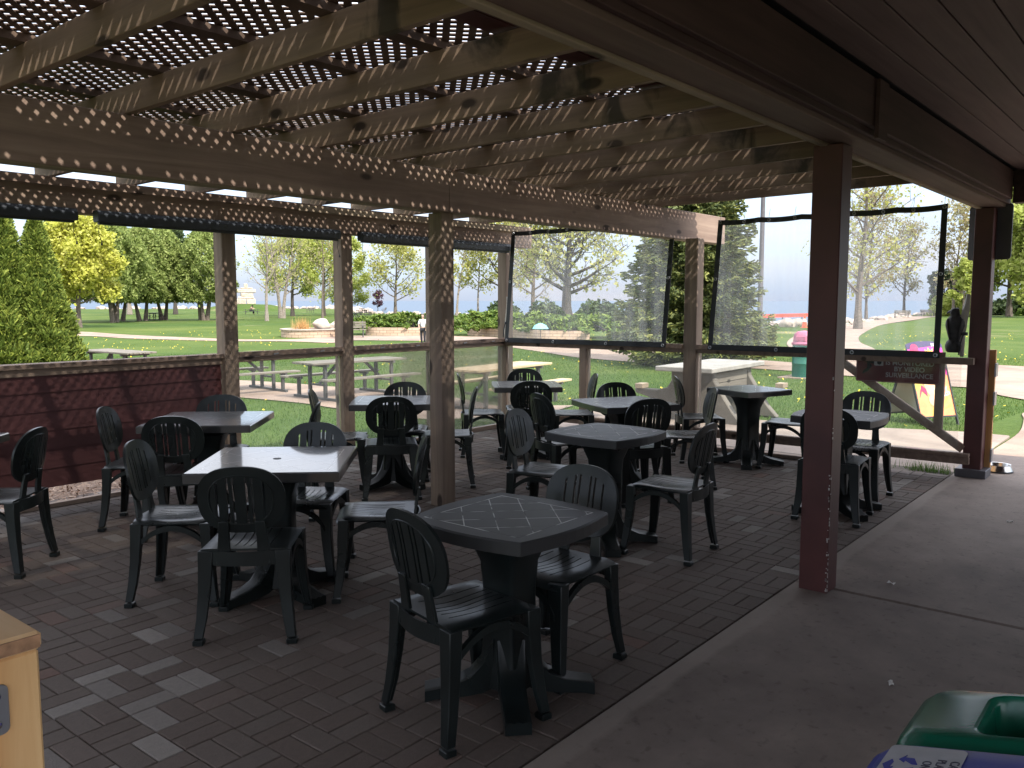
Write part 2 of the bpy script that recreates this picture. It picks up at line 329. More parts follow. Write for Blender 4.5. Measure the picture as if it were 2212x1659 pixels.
M['spruce'] = leafmat('spruce needles', [(0.06, 0.09, 0.035), (0.14, 0.17, 0.06), (0.3, 0.31, 0.09)], trans=0.25)
M['juniper'] = leafmat('juniper sprays', [(0.06, 0.115, 0.02), (0.11, 0.17, 0.03), (0.2, 0.26, 0.05)], trans=0.2)
M['leaf_yellow'] = leafmat('yellow spring leaves', [(0.36, 0.38, 0.05), (0.5, 0.5, 0.09), (0.58, 0.57, 0.16)], trans=0.4)
M['leaf_lime'] = leafmat('lime spring leaves', [(0.26, 0.32, 0.06), (0.38, 0.43, 0.1), (0.48, 0.5, 0.16)], trans=0.45)
M['leaf_bud'] = leafmat('sparse yellowish buds', [(0.27, 0.29, 0.07), (0.42, 0.42, 0.12), (0.5, 0.47, 0.2)], trans=0.45)
M['leaf_rust'] = leafmat('rusty opening buds', [(0.26, 0.2, 0.11), (0.38, 0.33, 0.18), (0.36, 0.36, 0.15)], trans=0.4)
M['leaf_dark'] = leafmat('dark green leaves', [(0.03, 0.055, 0.022), (0.06, 0.09, 0.03), (0.09, 0.12, 0.05)], trans=0.2)
M['leaf_purple'] = leafmat('purple leaves', [(0.06, 0.025, 0.04), (0.11, 0.05, 0.07)], trans=0.2)

def concrete_mat(name, c0, c1, sand=False):
    m, n, b = nm(name); L = n.links; t = n.nodes.new('ShaderNodeTexCoord')
    a = n.nodes.new('ShaderNodeTexNoise'); a.inputs['Scale'].default_value = 1.4; a.inputs['Detail'].default_value = 9; a.inputs['Roughness'].default_value = 0.68
    L.new(t.outputs['Object'], a.inputs[0])
    r = n.nodes.new('ShaderNodeValToRGB'); r.color_ramp.elements[0].position = 0.3; r.color_ramp.elements[1].position = 0.7
    r.color_ramp.elements[0].color = (*c0, 1); r.color_ramp.elements[1].color = (*c1, 1); L.new(a.outputs[0], r.inputs[0])
    v = n.nodes.new('ShaderNodeTexNoise'); v.inputs['Scale'].default_value = 26; v.inputs['Detail'].default_value = 3; L.new(t.outputs['Object'], v.inputs[0])
    r2 = n.nodes.new('ShaderNodeValToRGB'); r2.color_ramp.elements[0].position = 0.28; r2.color_ramp.elements[1].position = 0.40
    r2.color_ramp.elements[0].color = (0.55, 0.52, 0.5, 1); r2.color_ramp.elements[1].color = (1, 1, 1, 1); L.new(v.outputs[0], r2.inputs[0])
    mu = n.nodes.new('ShaderNodeMix'); mu.data_type = 'RGBA'; mu.blend_type = 'MULTIPLY'; mu.inputs[0].default_value = 0.6
    L.new(r.outputs[0], mu.inputs[6]); L.new(r2.outputs[0], mu.inputs[7])
    lo = n.nodes.new('ShaderNodeTexNoise'); lo.inputs['Scale'].default_value = 0.55; lo.inputs['Detail'].default_value = 6; lo.inputs['Roughness'].default_value = 0.6; lo.inputs['Distortion'].default_value = 0.8; L.new(t.outputs['Object'], lo.inputs[0])
    rl = n.nodes.new('ShaderNodeValToRGB'); rl.color_ramp.elements[0].position = 0.36; rl.color_ramp.elements[1].position = 0.66; rl.color_ramp.elements[0].color = (0.70, 0.68, 0.67, 1); rl.color_ramp.elements[1].color = (1.16, 1.15, 1.12, 1); L.new(lo.outputs[0], rl.inputs[0])
    ml = n.nodes.new('ShaderNodeMix'); ml.data_type = 'RGBA'; ml.blend_type = 'MULTIPLY'; ml.inputs[0].default_value = 0.9; L.new(mu.outputs[2], ml.inputs[6]); L.new(rl.outputs[0], ml.inputs[7])
    last = ml.outputs[2]
    if not sand:
        # smoother, paler trowelled border along the paver edge and scuffed dust beside it
        sy = n.nodes.new('ShaderNodeSeparateXYZ'); L.new(t.outputs['Object'], sy.inputs[0])
        wob = n.nodes.new('ShaderNodeMath'); wob.operation = 'MULTIPLY_ADD'; wob.inputs[1].default_value = 0.10; L.new(a.outputs[0], wob.inputs[0]); L.new(sy.outputs['Y'], wob.inputs[2])
        ed = n.nodes.new('ShaderNodeMapRange'); ed.inputs[1].default_value = 1.655; ed.inputs[2].default_value = 1.685; ed.inputs[3].default_value = 0.0; ed.inputs[4].default_value = 0.55; L.new(wob.outputs[0], ed.inputs[0])
        me_ = n.nodes.new('ShaderNodeMix'); me_.data_type = 'RGBA'; L.new(ed.outputs[0], me_.inputs[0]); L.new(last, me_.inputs[6]); me_.inputs[7].default_value = (0.30, 0.255, 0.22, 1); last = me_.outputs[2]
    L.new(last, b.inputs['Base Color'])
    b.inputs['Roughness'].default_value = 0.82; b.inputs['Specular IOR Level'].default_value = 0.35
    # broom marks across the slab
    mp = n.nodes.new('ShaderNodeMapping'); mp.inputs['Scale'].default_value = (1.5, 90, 1) if not sand else (30, 30, 1)
    mp.inputs['Rotation'].default_value = (0, 0, R(-82) if not sand else 0)
    bn = n.nodes.new('ShaderNodeTexNoise'); bn.inputs['Scale'].default_value = 1.0; bn.inputs['Detail'].default_value = 4
    L.new(t.outputs['Object'], mp.inputs[0]); L.new(mp.outputs[0], bn.inputs[0])
    bp = n.nodes.new('ShaderNodeBump'); bp.inputs['Strength'].default_value = 0.45; bp.inputs['Distance'].default_value = 0.006
    L.new(bn.outputs[0], bp.inputs['Height']); L.new(bp.outputs[0], b.inputs['Normal'])
    return m
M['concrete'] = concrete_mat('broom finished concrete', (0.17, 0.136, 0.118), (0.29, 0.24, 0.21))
M['path'] = concrete_mat('pale gravelly path', (0.265, 0.195, 0.152), (0.345, 0.262, 0.21), sand=True)

def grass_mat():
    m, n, b = nm('lawn'); L = n.links; t = n.nodes.new('ShaderNodeTexCoord')
    a = n.nodes.new('ShaderNodeTexNoise'); a.inputs['Scale'].default_value = 0.22; a.inputs['Detail'].default_value = 9; a.inputs['Roughness'].default_value = 0.62
    L.new(t.outputs['Object'], a.inputs[0]); r = n.nodes.new('ShaderNodeValToRGB')
    e = r.color_ramp.elements; e[0].position = 0.3; e[1].position = 0.72; e[0].color = (0.056, 0.096, 0.023, 1); e[1].color = (0.115, 0.152, 0.047, 1)
    x = e.new(0.5); x.color = (0.075, 0.118, 0.030, 1); L.new(a.outputs[0], r.inputs[0])
    f = n.nodes.new('ShaderNodeTexNoise'); f.inputs['Scale'].default_value = 14; f.inputs['Detail'].default_value = 6; L.new(t.outputs['Object'], f.inputs[0])
    r2 = n.nodes.new('ShaderNodeValToRGB'); r2.color_ramp.elements[0].position = 0.3; r2.color_ramp.elements[1].position = 0.7
    r2.color_ramp.elements[0].color = (0.62, 0.66, 0.6, 1); r2.color_ramp.elements[1].color = (1.1, 1.08, 1.0, 1); L.new(f.outputs[0], r2.inputs[0])
    mu = n.nodes.new('ShaderNodeMix'); mu.data_type = 'RGBA'; mu.blend_type = 'MULTIPLY'; mu.inputs[0].default_value = 0.8
    L.new(r.outputs[0], mu.inputs[6]); L.new(r2.outputs[0], mu.inputs[7]); L.new(mu.outputs[2], b.inputs['Base Color'])
    pz = n.nodes.new('ShaderNodeTexNoise'); pz.inputs['Scale'].default_value = 0.055; pz.inputs['Detail'].default_value = 5; pz.inputs['Distortion'].default_value = 1.2; L.new(t.outputs['Object'], pz.inputs[0])
    pr = n.nodes.new('ShaderNodeValToRGB'); pr.color_ramp.elements[0].position = 0.35; pr.color_ramp.elements[1].position = 0.65
    pr.color_ramp.elements[0].color = (0.78, 0.86, 0.8, 1); pr.color_ramp.elements[1].color = (1.22, 1.1, 1.0, 1); L.new(pz.outputs[0], pr.inputs[0])
    m3 = n.nodes.new('ShaderNodeMix'); m3.data_type = 'RGBA'; m3.blend_type = 'MULTIPLY'; m3.inputs[0].default_value = 1.0; L.new(mu.outputs[2], m3.inputs[6]); L.new(pr.outputs[0], m3.inputs[7])
    wz = n.nodes.new('ShaderNodeTexNoise'); wz.inputs['Scale'].default_value = 0.16; wz.inputs['Detail'].default_value = 8; L.new(t.outputs['Object'], wz.inputs[0])
    wr = n.nodes.new('ShaderNodeValToRGB'); wr.color_ramp.elements[0].position = 0.62; wr.color_ramp.elements[1].position = 0.74; L.new(wz.outputs[0], wr.inputs[0])
    m4 = n.nodes.new('ShaderNodeMix'); m4.data_type = 'RGBA'; L.new(wr.outputs[0], m4.inputs[0]); L.new(m3.outputs[2], m4.inputs[6]); m4.inputs[7].default_value = (0.19, 0.18, 0.09, 1); L.new(m4.outputs[2], b.inputs['Base Color'])
    b.inputs['Roughness'].default_value = 0.95; b.inputs['Specular IOR Level'].default_value = 0.1
    bp = n.nodes.new('ShaderNodeBump'); bp.inputs['Strength'].default_value = 0.6; bp.inputs['Distance'].default_value = 0.05
    L.new(f.outputs[0], bp.inputs['Height']); L.new(bp.outputs[0], b.inputs['Normal'])
    return m
M['lawn'] = grass_mat()
def water_mat():
    m, n, b = nm('lake water'); L = n.links
    setc(b, (0.07, 0.105, 0.15)); b.inputs['Roughness'].default_value = 0.5; b.inputs['Specular IOR Level'].default_value = 0.16
    t = n.nodes.new('ShaderNodeTexCoord'); mp = n.nodes.new('ShaderNodeMapping'); mp.inputs['Scale'].default_value = (0.25, 0.5, 1); mp.inputs['Rotation'].default_value = (0, 0, R(35))
    a = n.nodes.new('ShaderNodeTexNoise'); a.inputs['Scale'].default_value = 1; a.inputs['Detail'].default_value = 5
    L.new(t.outputs['Object'], mp.inputs[0]); L.new(mp.outputs[0], a.inputs[0])
    bp = n.nodes.new('ShaderNodeBump'); bp.inputs['Strength'].default_value = 0.25; bp.inputs['Distance'].default_value = 0.2; L.new(a.outputs[0], bp.inputs['Height']); L.new(bp.outputs[0], b.inputs['Normal'])
    return m
M['water'] = water_mat()
def paver_mat():
    m, n, b = nm('concrete pavers'); L = n.links
    at = n.nodes.new('ShaderNodeAttribute'); at.attribute_name = 'shade'
    r = n.nodes.new('ShaderNodeValToRGB'); e = r.color_ramp.elements
    e[0].position = 0; e[1].position = 1; e[0].color = (0.108, 0.085, 0.073, 1); e[1].color = (0.25, 0.228, 0.21, 1)
    for p, c in ((0.3, (0.122, 0.096, 0.083)), (0.55, (0.132, 0.110, 0.097)), (0.75, (0.15, 0.097, 0.08)), (0.88, (0.165, 0.147, 0.135))):
        x = e.new(p); x.color = (*c, 1)
    L.new(at.outputs['Fac'], r.inputs[0])
    t = n.nodes.new('ShaderNodeTexCoord'); a = n.nodes.new('ShaderNodeTexNoise'); a.inputs['Scale'].default_value = 42; a.inputs['Detail'].default_value = 8; a.inputs['Roughness'].default_value = 0.75
    L.new(t.outputs['Object'], a.inputs[0]); r2 = n.nodes.new('ShaderNodeValToRGB'); r2.color_ramp.elements[0].position = 0.25; r2.color_ramp.elements[1].position = 0.75
    r2.color_ramp.elements[0].color = (0.78, 0.78, 0.78, 1); r2.color_ramp.elements[1].color = (1.18, 1.15, 1.13, 1); L.new(a.outputs[0], r2.inputs[0])
    mu = n.nodes.new('ShaderNodeMix'); mu.data_type = 'RGBA'; mu.blend_type = 'MULTIPLY'; mu.inputs[0].default_value = 0.85
    L.new(r.outputs[0], mu.inputs[6]); L.new(r2.outputs[0], mu.inputs[7]); L.new(mu.outputs[2], b.inputs['Base Color'])
    b.inputs['Roughness'].default_value = 0.8; b.inputs['Specular IOR Level'].default_value = 0.25
    g = n.nodes.new('ShaderNodeTexNoise'); g.inputs['Scale'].default_value = 130; g.inputs['Detail'].default_value = 2; L.new(t.outputs['Object'], g.inputs[0])
    bp = n.nodes.new('ShaderNodeBump'); bp.inputs['Strength'].default_value = 0.5; bp.inputs['Distance'].default_value = 0.004; L.new(g.outputs[0], bp.inputs['Height']); L.new(bp.outputs[0], b.inputs['Normal'])
    return m
M['paver'] = paver_mat()
M['jointsand'] = pm('joint sand', (0.085, 0.068, 0.054), 0.95, 0.4, 2.0, 0.4, 150)
def blockwall_mat():
    m, n, b = nm('retaining wall blocks'); L = n.links
    t = n.nodes.new('ShaderNodeUVMap'); br = n.nodes.new('ShaderNodeTexBrick'); br.inputs['Scale'].default_value = 1.0
    br.inputs['Color1'].default_value = (0.42, 0.3, 0.21, 1); br.inputs['Color2'].default_value = (0.5, 0.37, 0.27, 1); br.inputs['Mortar'].default_value = (0.2, 0.14, 0.1, 1)
    br.inputs['Mortar Size'].default_value = 0.012; br.inputs['Brick Width'].default_value = 0.42; br.inputs['Row Height'].default_value = 0.15
    L.new(t.outputs[0], br.inputs[0]); L.new(br.outputs[0], b.inputs['Base Color']); b.inputs['Roughness'].default_value = 0.9
    return m
M['blocks'] = blockwall_mat()
def tabletop_mat(half, sheen=0.9, crough=0.07, brough=0.3):
    """resin table top: diagonal tile grooves inside a border groove"""
    m, n, b = nm('tiled resin table top'); L = n.links
    t = n.nodes.new('ShaderNodeTexCoord'); s = n.nodes.new('ShaderNodeSeparateXYZ'); L.new(t.outputs['Object'], s.inputs[0])
    def math_(op, a, c=None):
        x = n.nodes.new('ShaderNodeMath'); x.operation = op
        for i, v in enumerate((a, c)):
            if v is None: continue
            if isinstance(v, (int, float)): x.inputs[i].default_value = v
            else: L.new(v, x.inputs[i])
        return x.outputs[0]
    X, Y = s.outputs['X'], s.outputs['Y']
    def line(v, p, off=0.5):
        fr = math_('FRACT', math_('ADD', math_('DIVIDE', v, p), off)); return math_('MULTIPLY', math_('ABSOLUTE', math_('SUBTRACT', fr, 0.5)), p)
    per = half*0.62
    d1 = line(math_('ADD', X, Y), per, 0.0); d2 = line(math_('SUBTRACT', X, Y), per, 0.0)
    bd = half*0.84
    cheb = math_('MAXIMUM', math_('ABSOLUTE', X), math_('ABSOLUTE', Y))
    dmin = math_('MINIMUM', d1, d2)
    out_ = math_('GREATER_THAN', cheb, bd)
    dmin = math_('ADD', dmin, math_('MULTIPLY', out_, 1.0))
    db = math_('ABSOLUTE', math_('SUBTRACT', cheb, bd))
    dd = math_('MINIMUM', dmin, db)
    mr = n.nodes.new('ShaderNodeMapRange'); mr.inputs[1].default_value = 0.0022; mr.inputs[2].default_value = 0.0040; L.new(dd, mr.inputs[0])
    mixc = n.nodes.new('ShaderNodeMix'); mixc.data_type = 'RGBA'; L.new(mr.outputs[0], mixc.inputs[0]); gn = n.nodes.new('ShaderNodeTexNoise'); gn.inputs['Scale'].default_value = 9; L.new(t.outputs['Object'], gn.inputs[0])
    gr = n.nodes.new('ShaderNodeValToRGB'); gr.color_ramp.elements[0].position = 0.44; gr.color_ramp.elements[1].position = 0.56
    gr.color_ramp.elements[0].color = (0.008, 0.009, 0.009, 1); gr.color_ramp.elements[1].color = (0.55, 0.54, 0.52, 1); L.new(gn.outputs[0], gr.inputs[0]); L.new(gr.outputs[0], mixc.inputs[6])  # white groove reflections painted into the colour, broken up by noise
    nz = n.nodes.new('ShaderNodeTexNoise'); nz.inputs['Scale'].default_value = 7; nz.inputs['Detail'].default_value = 6; L.new(t.outputs['Object'], nz.inputs[0])
    rr = n.nodes.new('ShaderNodeValToRGB'); rr.color_ramp.elements[0].color = (0.020, 0.020, 0.021, 1); rr.color_ramp.elements[1].color = (0.029, 0.029, 0.030, 1); L.new(nz.outputs[0], rr.inputs[0])
    L.new(rr.outputs[0], mixc.inputs[7]); L.new(mixc.outputs[2], b.inputs['Base Color'])
    ro = n.nodes.new('ShaderNodeMapRange'); b.inputs['Coat Weight'].default_value = sheen; b.inputs['Coat Roughness'].default_value = crough; b.inputs['Coat IOR'].default_value = 1.55; ro.inputs[3].default_value = brough; ro.inputs[4].default_value = brough+0.05; L.new(nz.outputs[0], ro.inputs[0]); L.new(ro.outputs[0], b.inputs['Roughness'])
    bp = n.nodes.new('ShaderNodeBump'); bp.inputs['Strength'].default_value = 1.0; bp.inputs['Distance'].default_value = 0.003; L.new(mr.outputs[0], bp.inputs['Height']); L.new(bp.outputs[0], b.inputs['Normal'])
    return m

# ------------------------------------------------------------------ terrain
def sm(a, b, t):
    t = np.clip((np.asarray(t, float)-a)/(b-a), 0, 1); return t*t*(3-2*t)
def terr(x, y):
    return -0.035-0.365*np.maximum(sm(7.0, 10.5, y), sm(10.5, 20, x))
SHORE = np.array([(81.3,225.7),(93.3,211),(119.7,197.7),(139.5,173.4),(94.8,108.9),(90.7,90.6),(95.3,78.3),(97.3,63.6),(96.2,49.3),(71.2,29.6),(67,26.1),(78.6,25.5),(102,28.8),(132.8,32.3),(159.2,29.9),(186,26.8),(260,10),(300,-60)])
PATH_FAR=[(20.91,62.87),(22.54,58.27),(24.87,56.16),(24.33,48.57),(24.79,40.57),(24.96,38.88),(26.26,37.0),(27.46,36.8),(30.26,37.59),(31.71,37.73),(33.05,36.1),(34.74,34.7),(35.36,32.27),(35.38,30.01),(32.17,26.2),(31.31,23.75),(31.1,21.86),(30.28,19.0),(29.63,16.4),(27.87,13.49),(27.42,11.8)]
PATH_NEAR=[(17.45,52.5),(18.66,48.3),(21.89,49.38),(22.01,43.97),(23.37,38.26),(23.8,37.07),(25.08,35.33),(25.48,34.15),(25.81,32.07),(28.02,33.34),(29.08,31.77),(30.07,30.04),(30.13,27.5),(28.92,24.53),(27.96,22.77),(26.33,19.97),(24.71,17.37),(24.26,16.03),(23.92,14.71),(23.36,11.8),(23.74,10.4)]
P2_FAR=[(27.42,11.8),(26.9,10.05),(28.4,9.56),(29.0,9.2),(29.9,7.44),(29.92,5.68),(29.99,5.09),(29.67,4.2),(29,-3),(28,-12)]
P2_NEAR=[(23.74,10.4),(23.56,8.86),(22.99,7.39),(22.86,6.34),(21.69,4.67),(21.57,4.1),(20.56,3.46),(19.66,2.75),(17,0),(12,-9)]
P3_IN=[(29.9,7.44),(33,9.2),(37.05,10.7),(42.9,13.05),(52.96,15.95),(74.36,20.81),(94.01,23.31),(119.68,26.01),(160.94,23.21),(220,2)]
P3_OUT=[(26.9,10.05),(33,12.6),(39.91,15.5),(49.35,18.53),(60,21.3),(77.19,24.2),(98.22,27.3),(128.56,29.6),(168,25.9),(232,4)]
LEFT_NEAR=[(8.6,21.5),(9.25,18.14),(9.89,15.42),(10.12,13.45),(10.03,12.49),(10.19,11.04),(9.4,8.4),(9.0,7.05)]
LEFT_FAR=[(10.6,23.5),(10.95,21.43),(12.06,18.78),(12.41,16.97),(12.64,14.93),(13.04,13.5),(12.38,10.9),(11.0,7.7)]
def catmull(P, n):
    P = [Vector((*p, 0)) for p in P]; Q = [P[0]*2-P[1]] + P + [P[-1]*2-P[-2]]; out = []
    for i in range(1, len(Q)-2):
        for k in range(n):
            t = k/n; a, b, c, d = Q[i-1], Q[i], Q[i+1], Q[i+2]
            out.append(0.5*((2*b)+(c-a)*t+(2*a-5*b+4*c-d)*t*t+(3*b-a-3*c+d)*t**3))
    out.append(P[-1]); return np.array([(p.x, p.y) for p in out])
PATHPOLY = []
def strip(name, A, B, mat, lift, n=6, m=5):
    a = catmull(A, n); b = catmull(B, n); PATHPOLY.append(np.vstack([a, b[::-1]]))
    T = np.linspace(0, 1, m+1); P = a[:, None, :]*(1-T)[None, :, None] + b[:, None, :]*T[None, :, None]
    z = terr(P[..., 0], P[..., 1]) + lift; V = np.dstack([P, z]).reshape(-1, 3); k = m+1
    F = [(i*k+j, i*k+j+1, (i+1)*k+j+1, (i+1)*k+j) for i in range(len(a)-1) for j in range(m)]
    o = np_mesh(name, V, F, mat, smooth=True); bm_fix(o.data)
    return tag(o, kind='structure')
strip('porch_walk', [(9.93,1.70),(12.1,1.72),(14.5,2.0),(16.5,2.25),(18.8,1.9)], [(9.93,-8),(11,-8),(13,-8),(15,-8),(17,-8)], M['path'], 0.022)
strip('park_path', PATH_FAR, PATH_NEAR, M['path'], 0.02)
strip('cross_path', P2_FAR, P2_NEAR, M['path'], 0.026)
strip('lakeshore_path', P3_OUT, P3_IN, M['path'], 0.032)
strip('picnic_walk', LEFT_FAR, LEFT_NEAR, M['path'], 0.02)

def ground():
    ang = np.concatenate([np.linspace(-180, -8, 40, endpoint=False), np.linspace(-8, 86, 240, endpoint=False), np.linspace(86, 180, 24, endpoint=False)])
    sa = np.degrees(np.arctan2(SHORE[:, 1], SHORE[:, 0])); sr = np.hypot(SHORE[:, 0], SHORE[:, 1]); o = np.argsort(sa)
    rs = np.interp(ang, sa[o], sr[o], left=300, right=260); rs = np.where((ang < -20), 300, rs)
    rad = np.concatenate([[0.5, 4, 6.5], np.linspace(7.2, 24, 46), np.geomspace(25, 100, 26)/100])
    V = []; n = len(ang); rings = 0
    for r in rad[:49]:
        V.append(np.c_[r*np.cos(np.radians(ang)), r*np.sin(np.radians(ang))])
    for q in np.linspace(0.02, 1, 40)**1.6:
        rr = 24.5 + (rs-24.5)*q; V.append(np.c_[rr*np.cos(np.radians(ang)), rr*np.sin(np.radians(ang))])
    V = np.array(V); z = terr(V[..., 0], V[..., 1])
    inside = (V[..., 0] < 8.9) & (V[..., 1] < 6.98)
    z = np.where(inside, -0.16, z)
    und = 0.05*np.sin(V[..., 0]*0.11+1)*np.sin(V[..., 1]*0.09); z = z + np.where(np.hypot(V[..., 0], V[..., 1]) > 55, und*0.6, 0)
    V = np.dstack([V, z]); skirt = V[-1].copy(); skirt[:, :2] *= 1.012; skirt[:, 2] = -4.0
    V = np.concatenate([V, skirt[None]]); m = len(V)
    F = [(i*n+k, i*n+(k+1) % n, (i+1)*n+(k+1) % n, (i+1)*n+k) for i in range(m-1) for k in range(n)]
    ob = np_mesh('ground', V.reshape(-1, 3), F, M['lawn'], smooth=True); tag(ob, kind='structure'); bm_fix(ob.data)
ground()
MB().lathe([(40000, -2.2), (0.01, -2.2)], 96, cap=False).build('lake', M['water']); tag(bpy.data.objects['lake'], kind='structure')

# ------------------------------------------------------------------ patio floor
def pavers():
    V = []; F = []; Sh = []; x0, y0 = -3.1, 1.735; mod = 0.2
    cols = np.array([0.15, 0.3, 0.42, 0.55, 0.7, 0.78, 0.88, 1.0]); pr = np.array([0.08, 0.34, 0.28, 0.2, 0.03, 0.01, 0.05, 0.01])
    i = 0
    while x0+i*mod < 8.4:
        j = 0
        while y0+j*mod < 6.98:
            cx, cy = x0+i*mod, y0+j*mod
            for h in (0, 1):
                if (i+j) % 2 == 0: bx = (cx, cx+mod, cy+h*mod/2, cy+(h+1)*mod/2)
                else: bx = (cx+h*mod/2, cx+(h+1)*mod/2, cy, cy+mod)
                if bx[0] > 8.42-0.035*bx[2]+0.1: continue
                g = 0.0028; c = 0.0025; zt = nrg.normal(0, 0.0009); tx, ty = nrg.normal(0, 0.0022, 2)
                xa, xb, ya, yb = bx[0]+g, bx[1]-g, bx[2]+g, bx[3]-g; mxx, myy = (xa+xb)/2, (ya+yb)/2
                n = len(V)
                for (x, y, z) in ((xa, ya, -0.03), (xb, ya, -0.03), (xb, yb, -0.03), (xa, yb, -0.03)): V.append((x, y, z))
                for (x, y) in ((xa, ya), (xb, ya), (xb, yb), (xa, yb)): V.append((x, y, -0.004+zt+(x-mxx)*tx+(y-myy)*ty))
                for (x, y) in ((xa+c, ya+c), (xb-c, ya+c), (xb-c, yb-c), (xa+c, yb-c)): V.append((x, y, zt+(x-mxx)*tx+(y-myy)*ty))
                q = [(n+8, n+9, n+10, n+11)]
                for a in range(4):
                    b = (a+1) % 4; q += [(n+a, n+b, n+4+b, n+4+a), (n+4+a, n+4+b, n+8+b, n+8+a)]
                F += q; s = float(nrg.choice(cols, p=pr))+nrg.normal(0, 0.03)
                # groups of paler worn bricks in places
                if mnoise.noise(Vector((cx*0.9, cy*0.9, 3.3))) > 0.28 and nrg.random() < 0.35: s = 0.9+nrg.random()*0.1
                Sh += [min(1, max(0, s))]*9
            j += 1
        i += 1
    o = np_mesh('paver_floor', V, F, M['paver'], shade=Sh); tag(o, kind='structure')
pavers()
b = MB(); b.box(-3.2, 8.75, 1.73, 6.95, -0.13, -0.0075); tag(b.build('paver_joints_floor', M['jointsand']), kind='structure')
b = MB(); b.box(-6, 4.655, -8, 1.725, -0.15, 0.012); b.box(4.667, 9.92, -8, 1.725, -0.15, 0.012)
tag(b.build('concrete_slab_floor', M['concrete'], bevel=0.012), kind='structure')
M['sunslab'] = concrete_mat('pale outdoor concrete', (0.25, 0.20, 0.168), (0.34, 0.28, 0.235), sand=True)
b = MB()
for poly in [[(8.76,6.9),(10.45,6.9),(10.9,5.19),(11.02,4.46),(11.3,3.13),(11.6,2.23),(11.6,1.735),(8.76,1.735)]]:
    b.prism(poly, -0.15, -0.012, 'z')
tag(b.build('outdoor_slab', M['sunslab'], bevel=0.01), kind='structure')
PATHPOLY.append(np.array([(8.4,7.0),(10.5,6.95),(11.1,4.4),(11.65,2.2),(16.3,2.3),(18.5,1.95),(17,-1),(15,-8),(-6,-8),(-6,7)]))
b = MB(); N = 26
P = [(-3.2+ (8.05+3.2)*i/N) for i in range(N+1)]
mulchV = []; mulchF = []
for i, x in enumerate(P):
    for j in range(5):
        y = 6.96+1.6*j/4; mulchV.append((x, y, float(terr(x, y))+0.035+0.018*mnoise.noise(Vector((x*2.2, y*2.2, 0)))))
for i in range(N):
    for j in range(4):
        if P[i] < 5.6: mulchF.append((i*5+j, (i+1)*5+j, (i+1)*5+j+1, i*5+j+1))
o = np_mesh('mulch_bed_ground', mulchV, mulchF, M['mulch'], smooth=True); tag(o, kind='structure'); bm_fix(o.data)
# loose wood chips on the mulch
cx = nrg.uniform(-0.5, 4.1, 2600); cy = nrg.uniform(6.95, 8.0, 2600)
def chips(cx, cy, cz, L, Wd, mat, name):
    n = len(cx); a = nrg.uniform(0, 2*np.pi, n); t = nrg.normal(0, 0.35, n); l = L*nrg.uniform(.5, 1.4, n); w = Wd*nrg.uniform(.5, 1.3, n)
    ux = np.c_[np.cos(a)*np.cos(t), np.sin(a)*np.cos(t), np.sin(t)]*l[:, None]; vx = np.c_[-np.sin(a), np.cos(a), nrg.normal(0, .3, n)]*w[:, None]; c = np.c_[cx, cy, cz]
    V = np.stack([c-ux-vx, c+ux-vx, c+ux+vx, c-ux+vx], 1).reshape(-1, 3); return np_mesh(name, V, np.arange(4*n).reshape(-1, 4), mat)
M['chip'] = leafmat('wood chips', [(0.14, 0.08, 0.05), (0.3, 0.19, 0.12), (0.5, 0.36, 0.26)], trans=0.0)
tag(chips(cx, cy, terr(cx, cy)+0.055, 0.022, 0.006, M['chip'], 'wood_chip_litter'), 'loose brown wood chips lying along the foot of red wall', 'wood chips', kind='stuff')

# ------------------------------------------------------------------ pergola
def fx(y): return 8.537-0.0419*y           # the far side runs slightly askew
perg = thing('pergola', (0, 0, 0), 0, 'weathered wooden pergola with dark lattice roof over the brick patio', 'pergola')
def post(cx, cy, w, z0, z1, mat, parent, name='post'):
    return MB().box(cx-w/2, cx+w/2, cy-w/2, cy+w/2, z0, z1).build(name, mat, parent, bevel=0.006)
b = post(4.735, 4.565, 0.14, 0, 2.262, M['lumz'], perg)
for x in (4.33, 5.68, 7.0): post(x, 6.87, 0.14, -0.1, 2.27, M['lumz'], perg)
post(8.285, 6.87, 0.14, -0.1, 2.27, M['lumz'], perg)
post(fx(4.3)+0.02, 4.3, 0.15, -0.1, 2.265, M['lumz'], perg)
# middle beam of two plies, jointed over the post
MB().box(-3.0, 4.70, 4.44, 4.515, 2.262, 2.572).build('beam', M['lumx'], perg, bevel=0.005)
MB().box(4.703, 9.41, 4.443, 4.517, 2.262, 2.572).build('beam', M['lumx'], perg, bevel=0.005)
MB().box(-3.0, 9.40, 4.52, 4.60, 2.264, 2.57).build('beam', M['lumx'], perg, bevel=0.005)
# outer beam with a nailing strip along its top
MB().box(-3.0, 8.72, 6.79, 6.87, 2.272, 2.535).build('beam', M['lumx'], perg, bevel=0.005)
MB().box(-3.0, 8.70, 6.875, 6.95, 2.274, 2.533).build('beam', M['lumx'], perg, bevel=0.005)
MB().box(-3.0, 5.05, 6.745, 6.787, 2.462, 2.522).build('nailing_strip', M['lumx'], perg, bevel=0.003)
MB().box(5.06, 8.45, 6.748, 6.787, 2.455, 2.515).build('nailing_strip', M['ledger'], perg, bevel=0.003)
def rz_(y): return 2.577-0.0125*(y-4.45)
k = -7
while 2.25+0.63*k < 8.5:
    x = 2.25+0.63*k if k < 10 else 8.40
    jig = rnd.uniform(-0.012, 0.012)
    MB().beam((x+0.02, 1.60, rz_(1.6)+0.07), (x+0.02+jig, 7.16, rz_(7.16)+0.07), 0.04, 0.14).build('rafter', M['lumy'], perg, bevel=0.003)
    k += 1
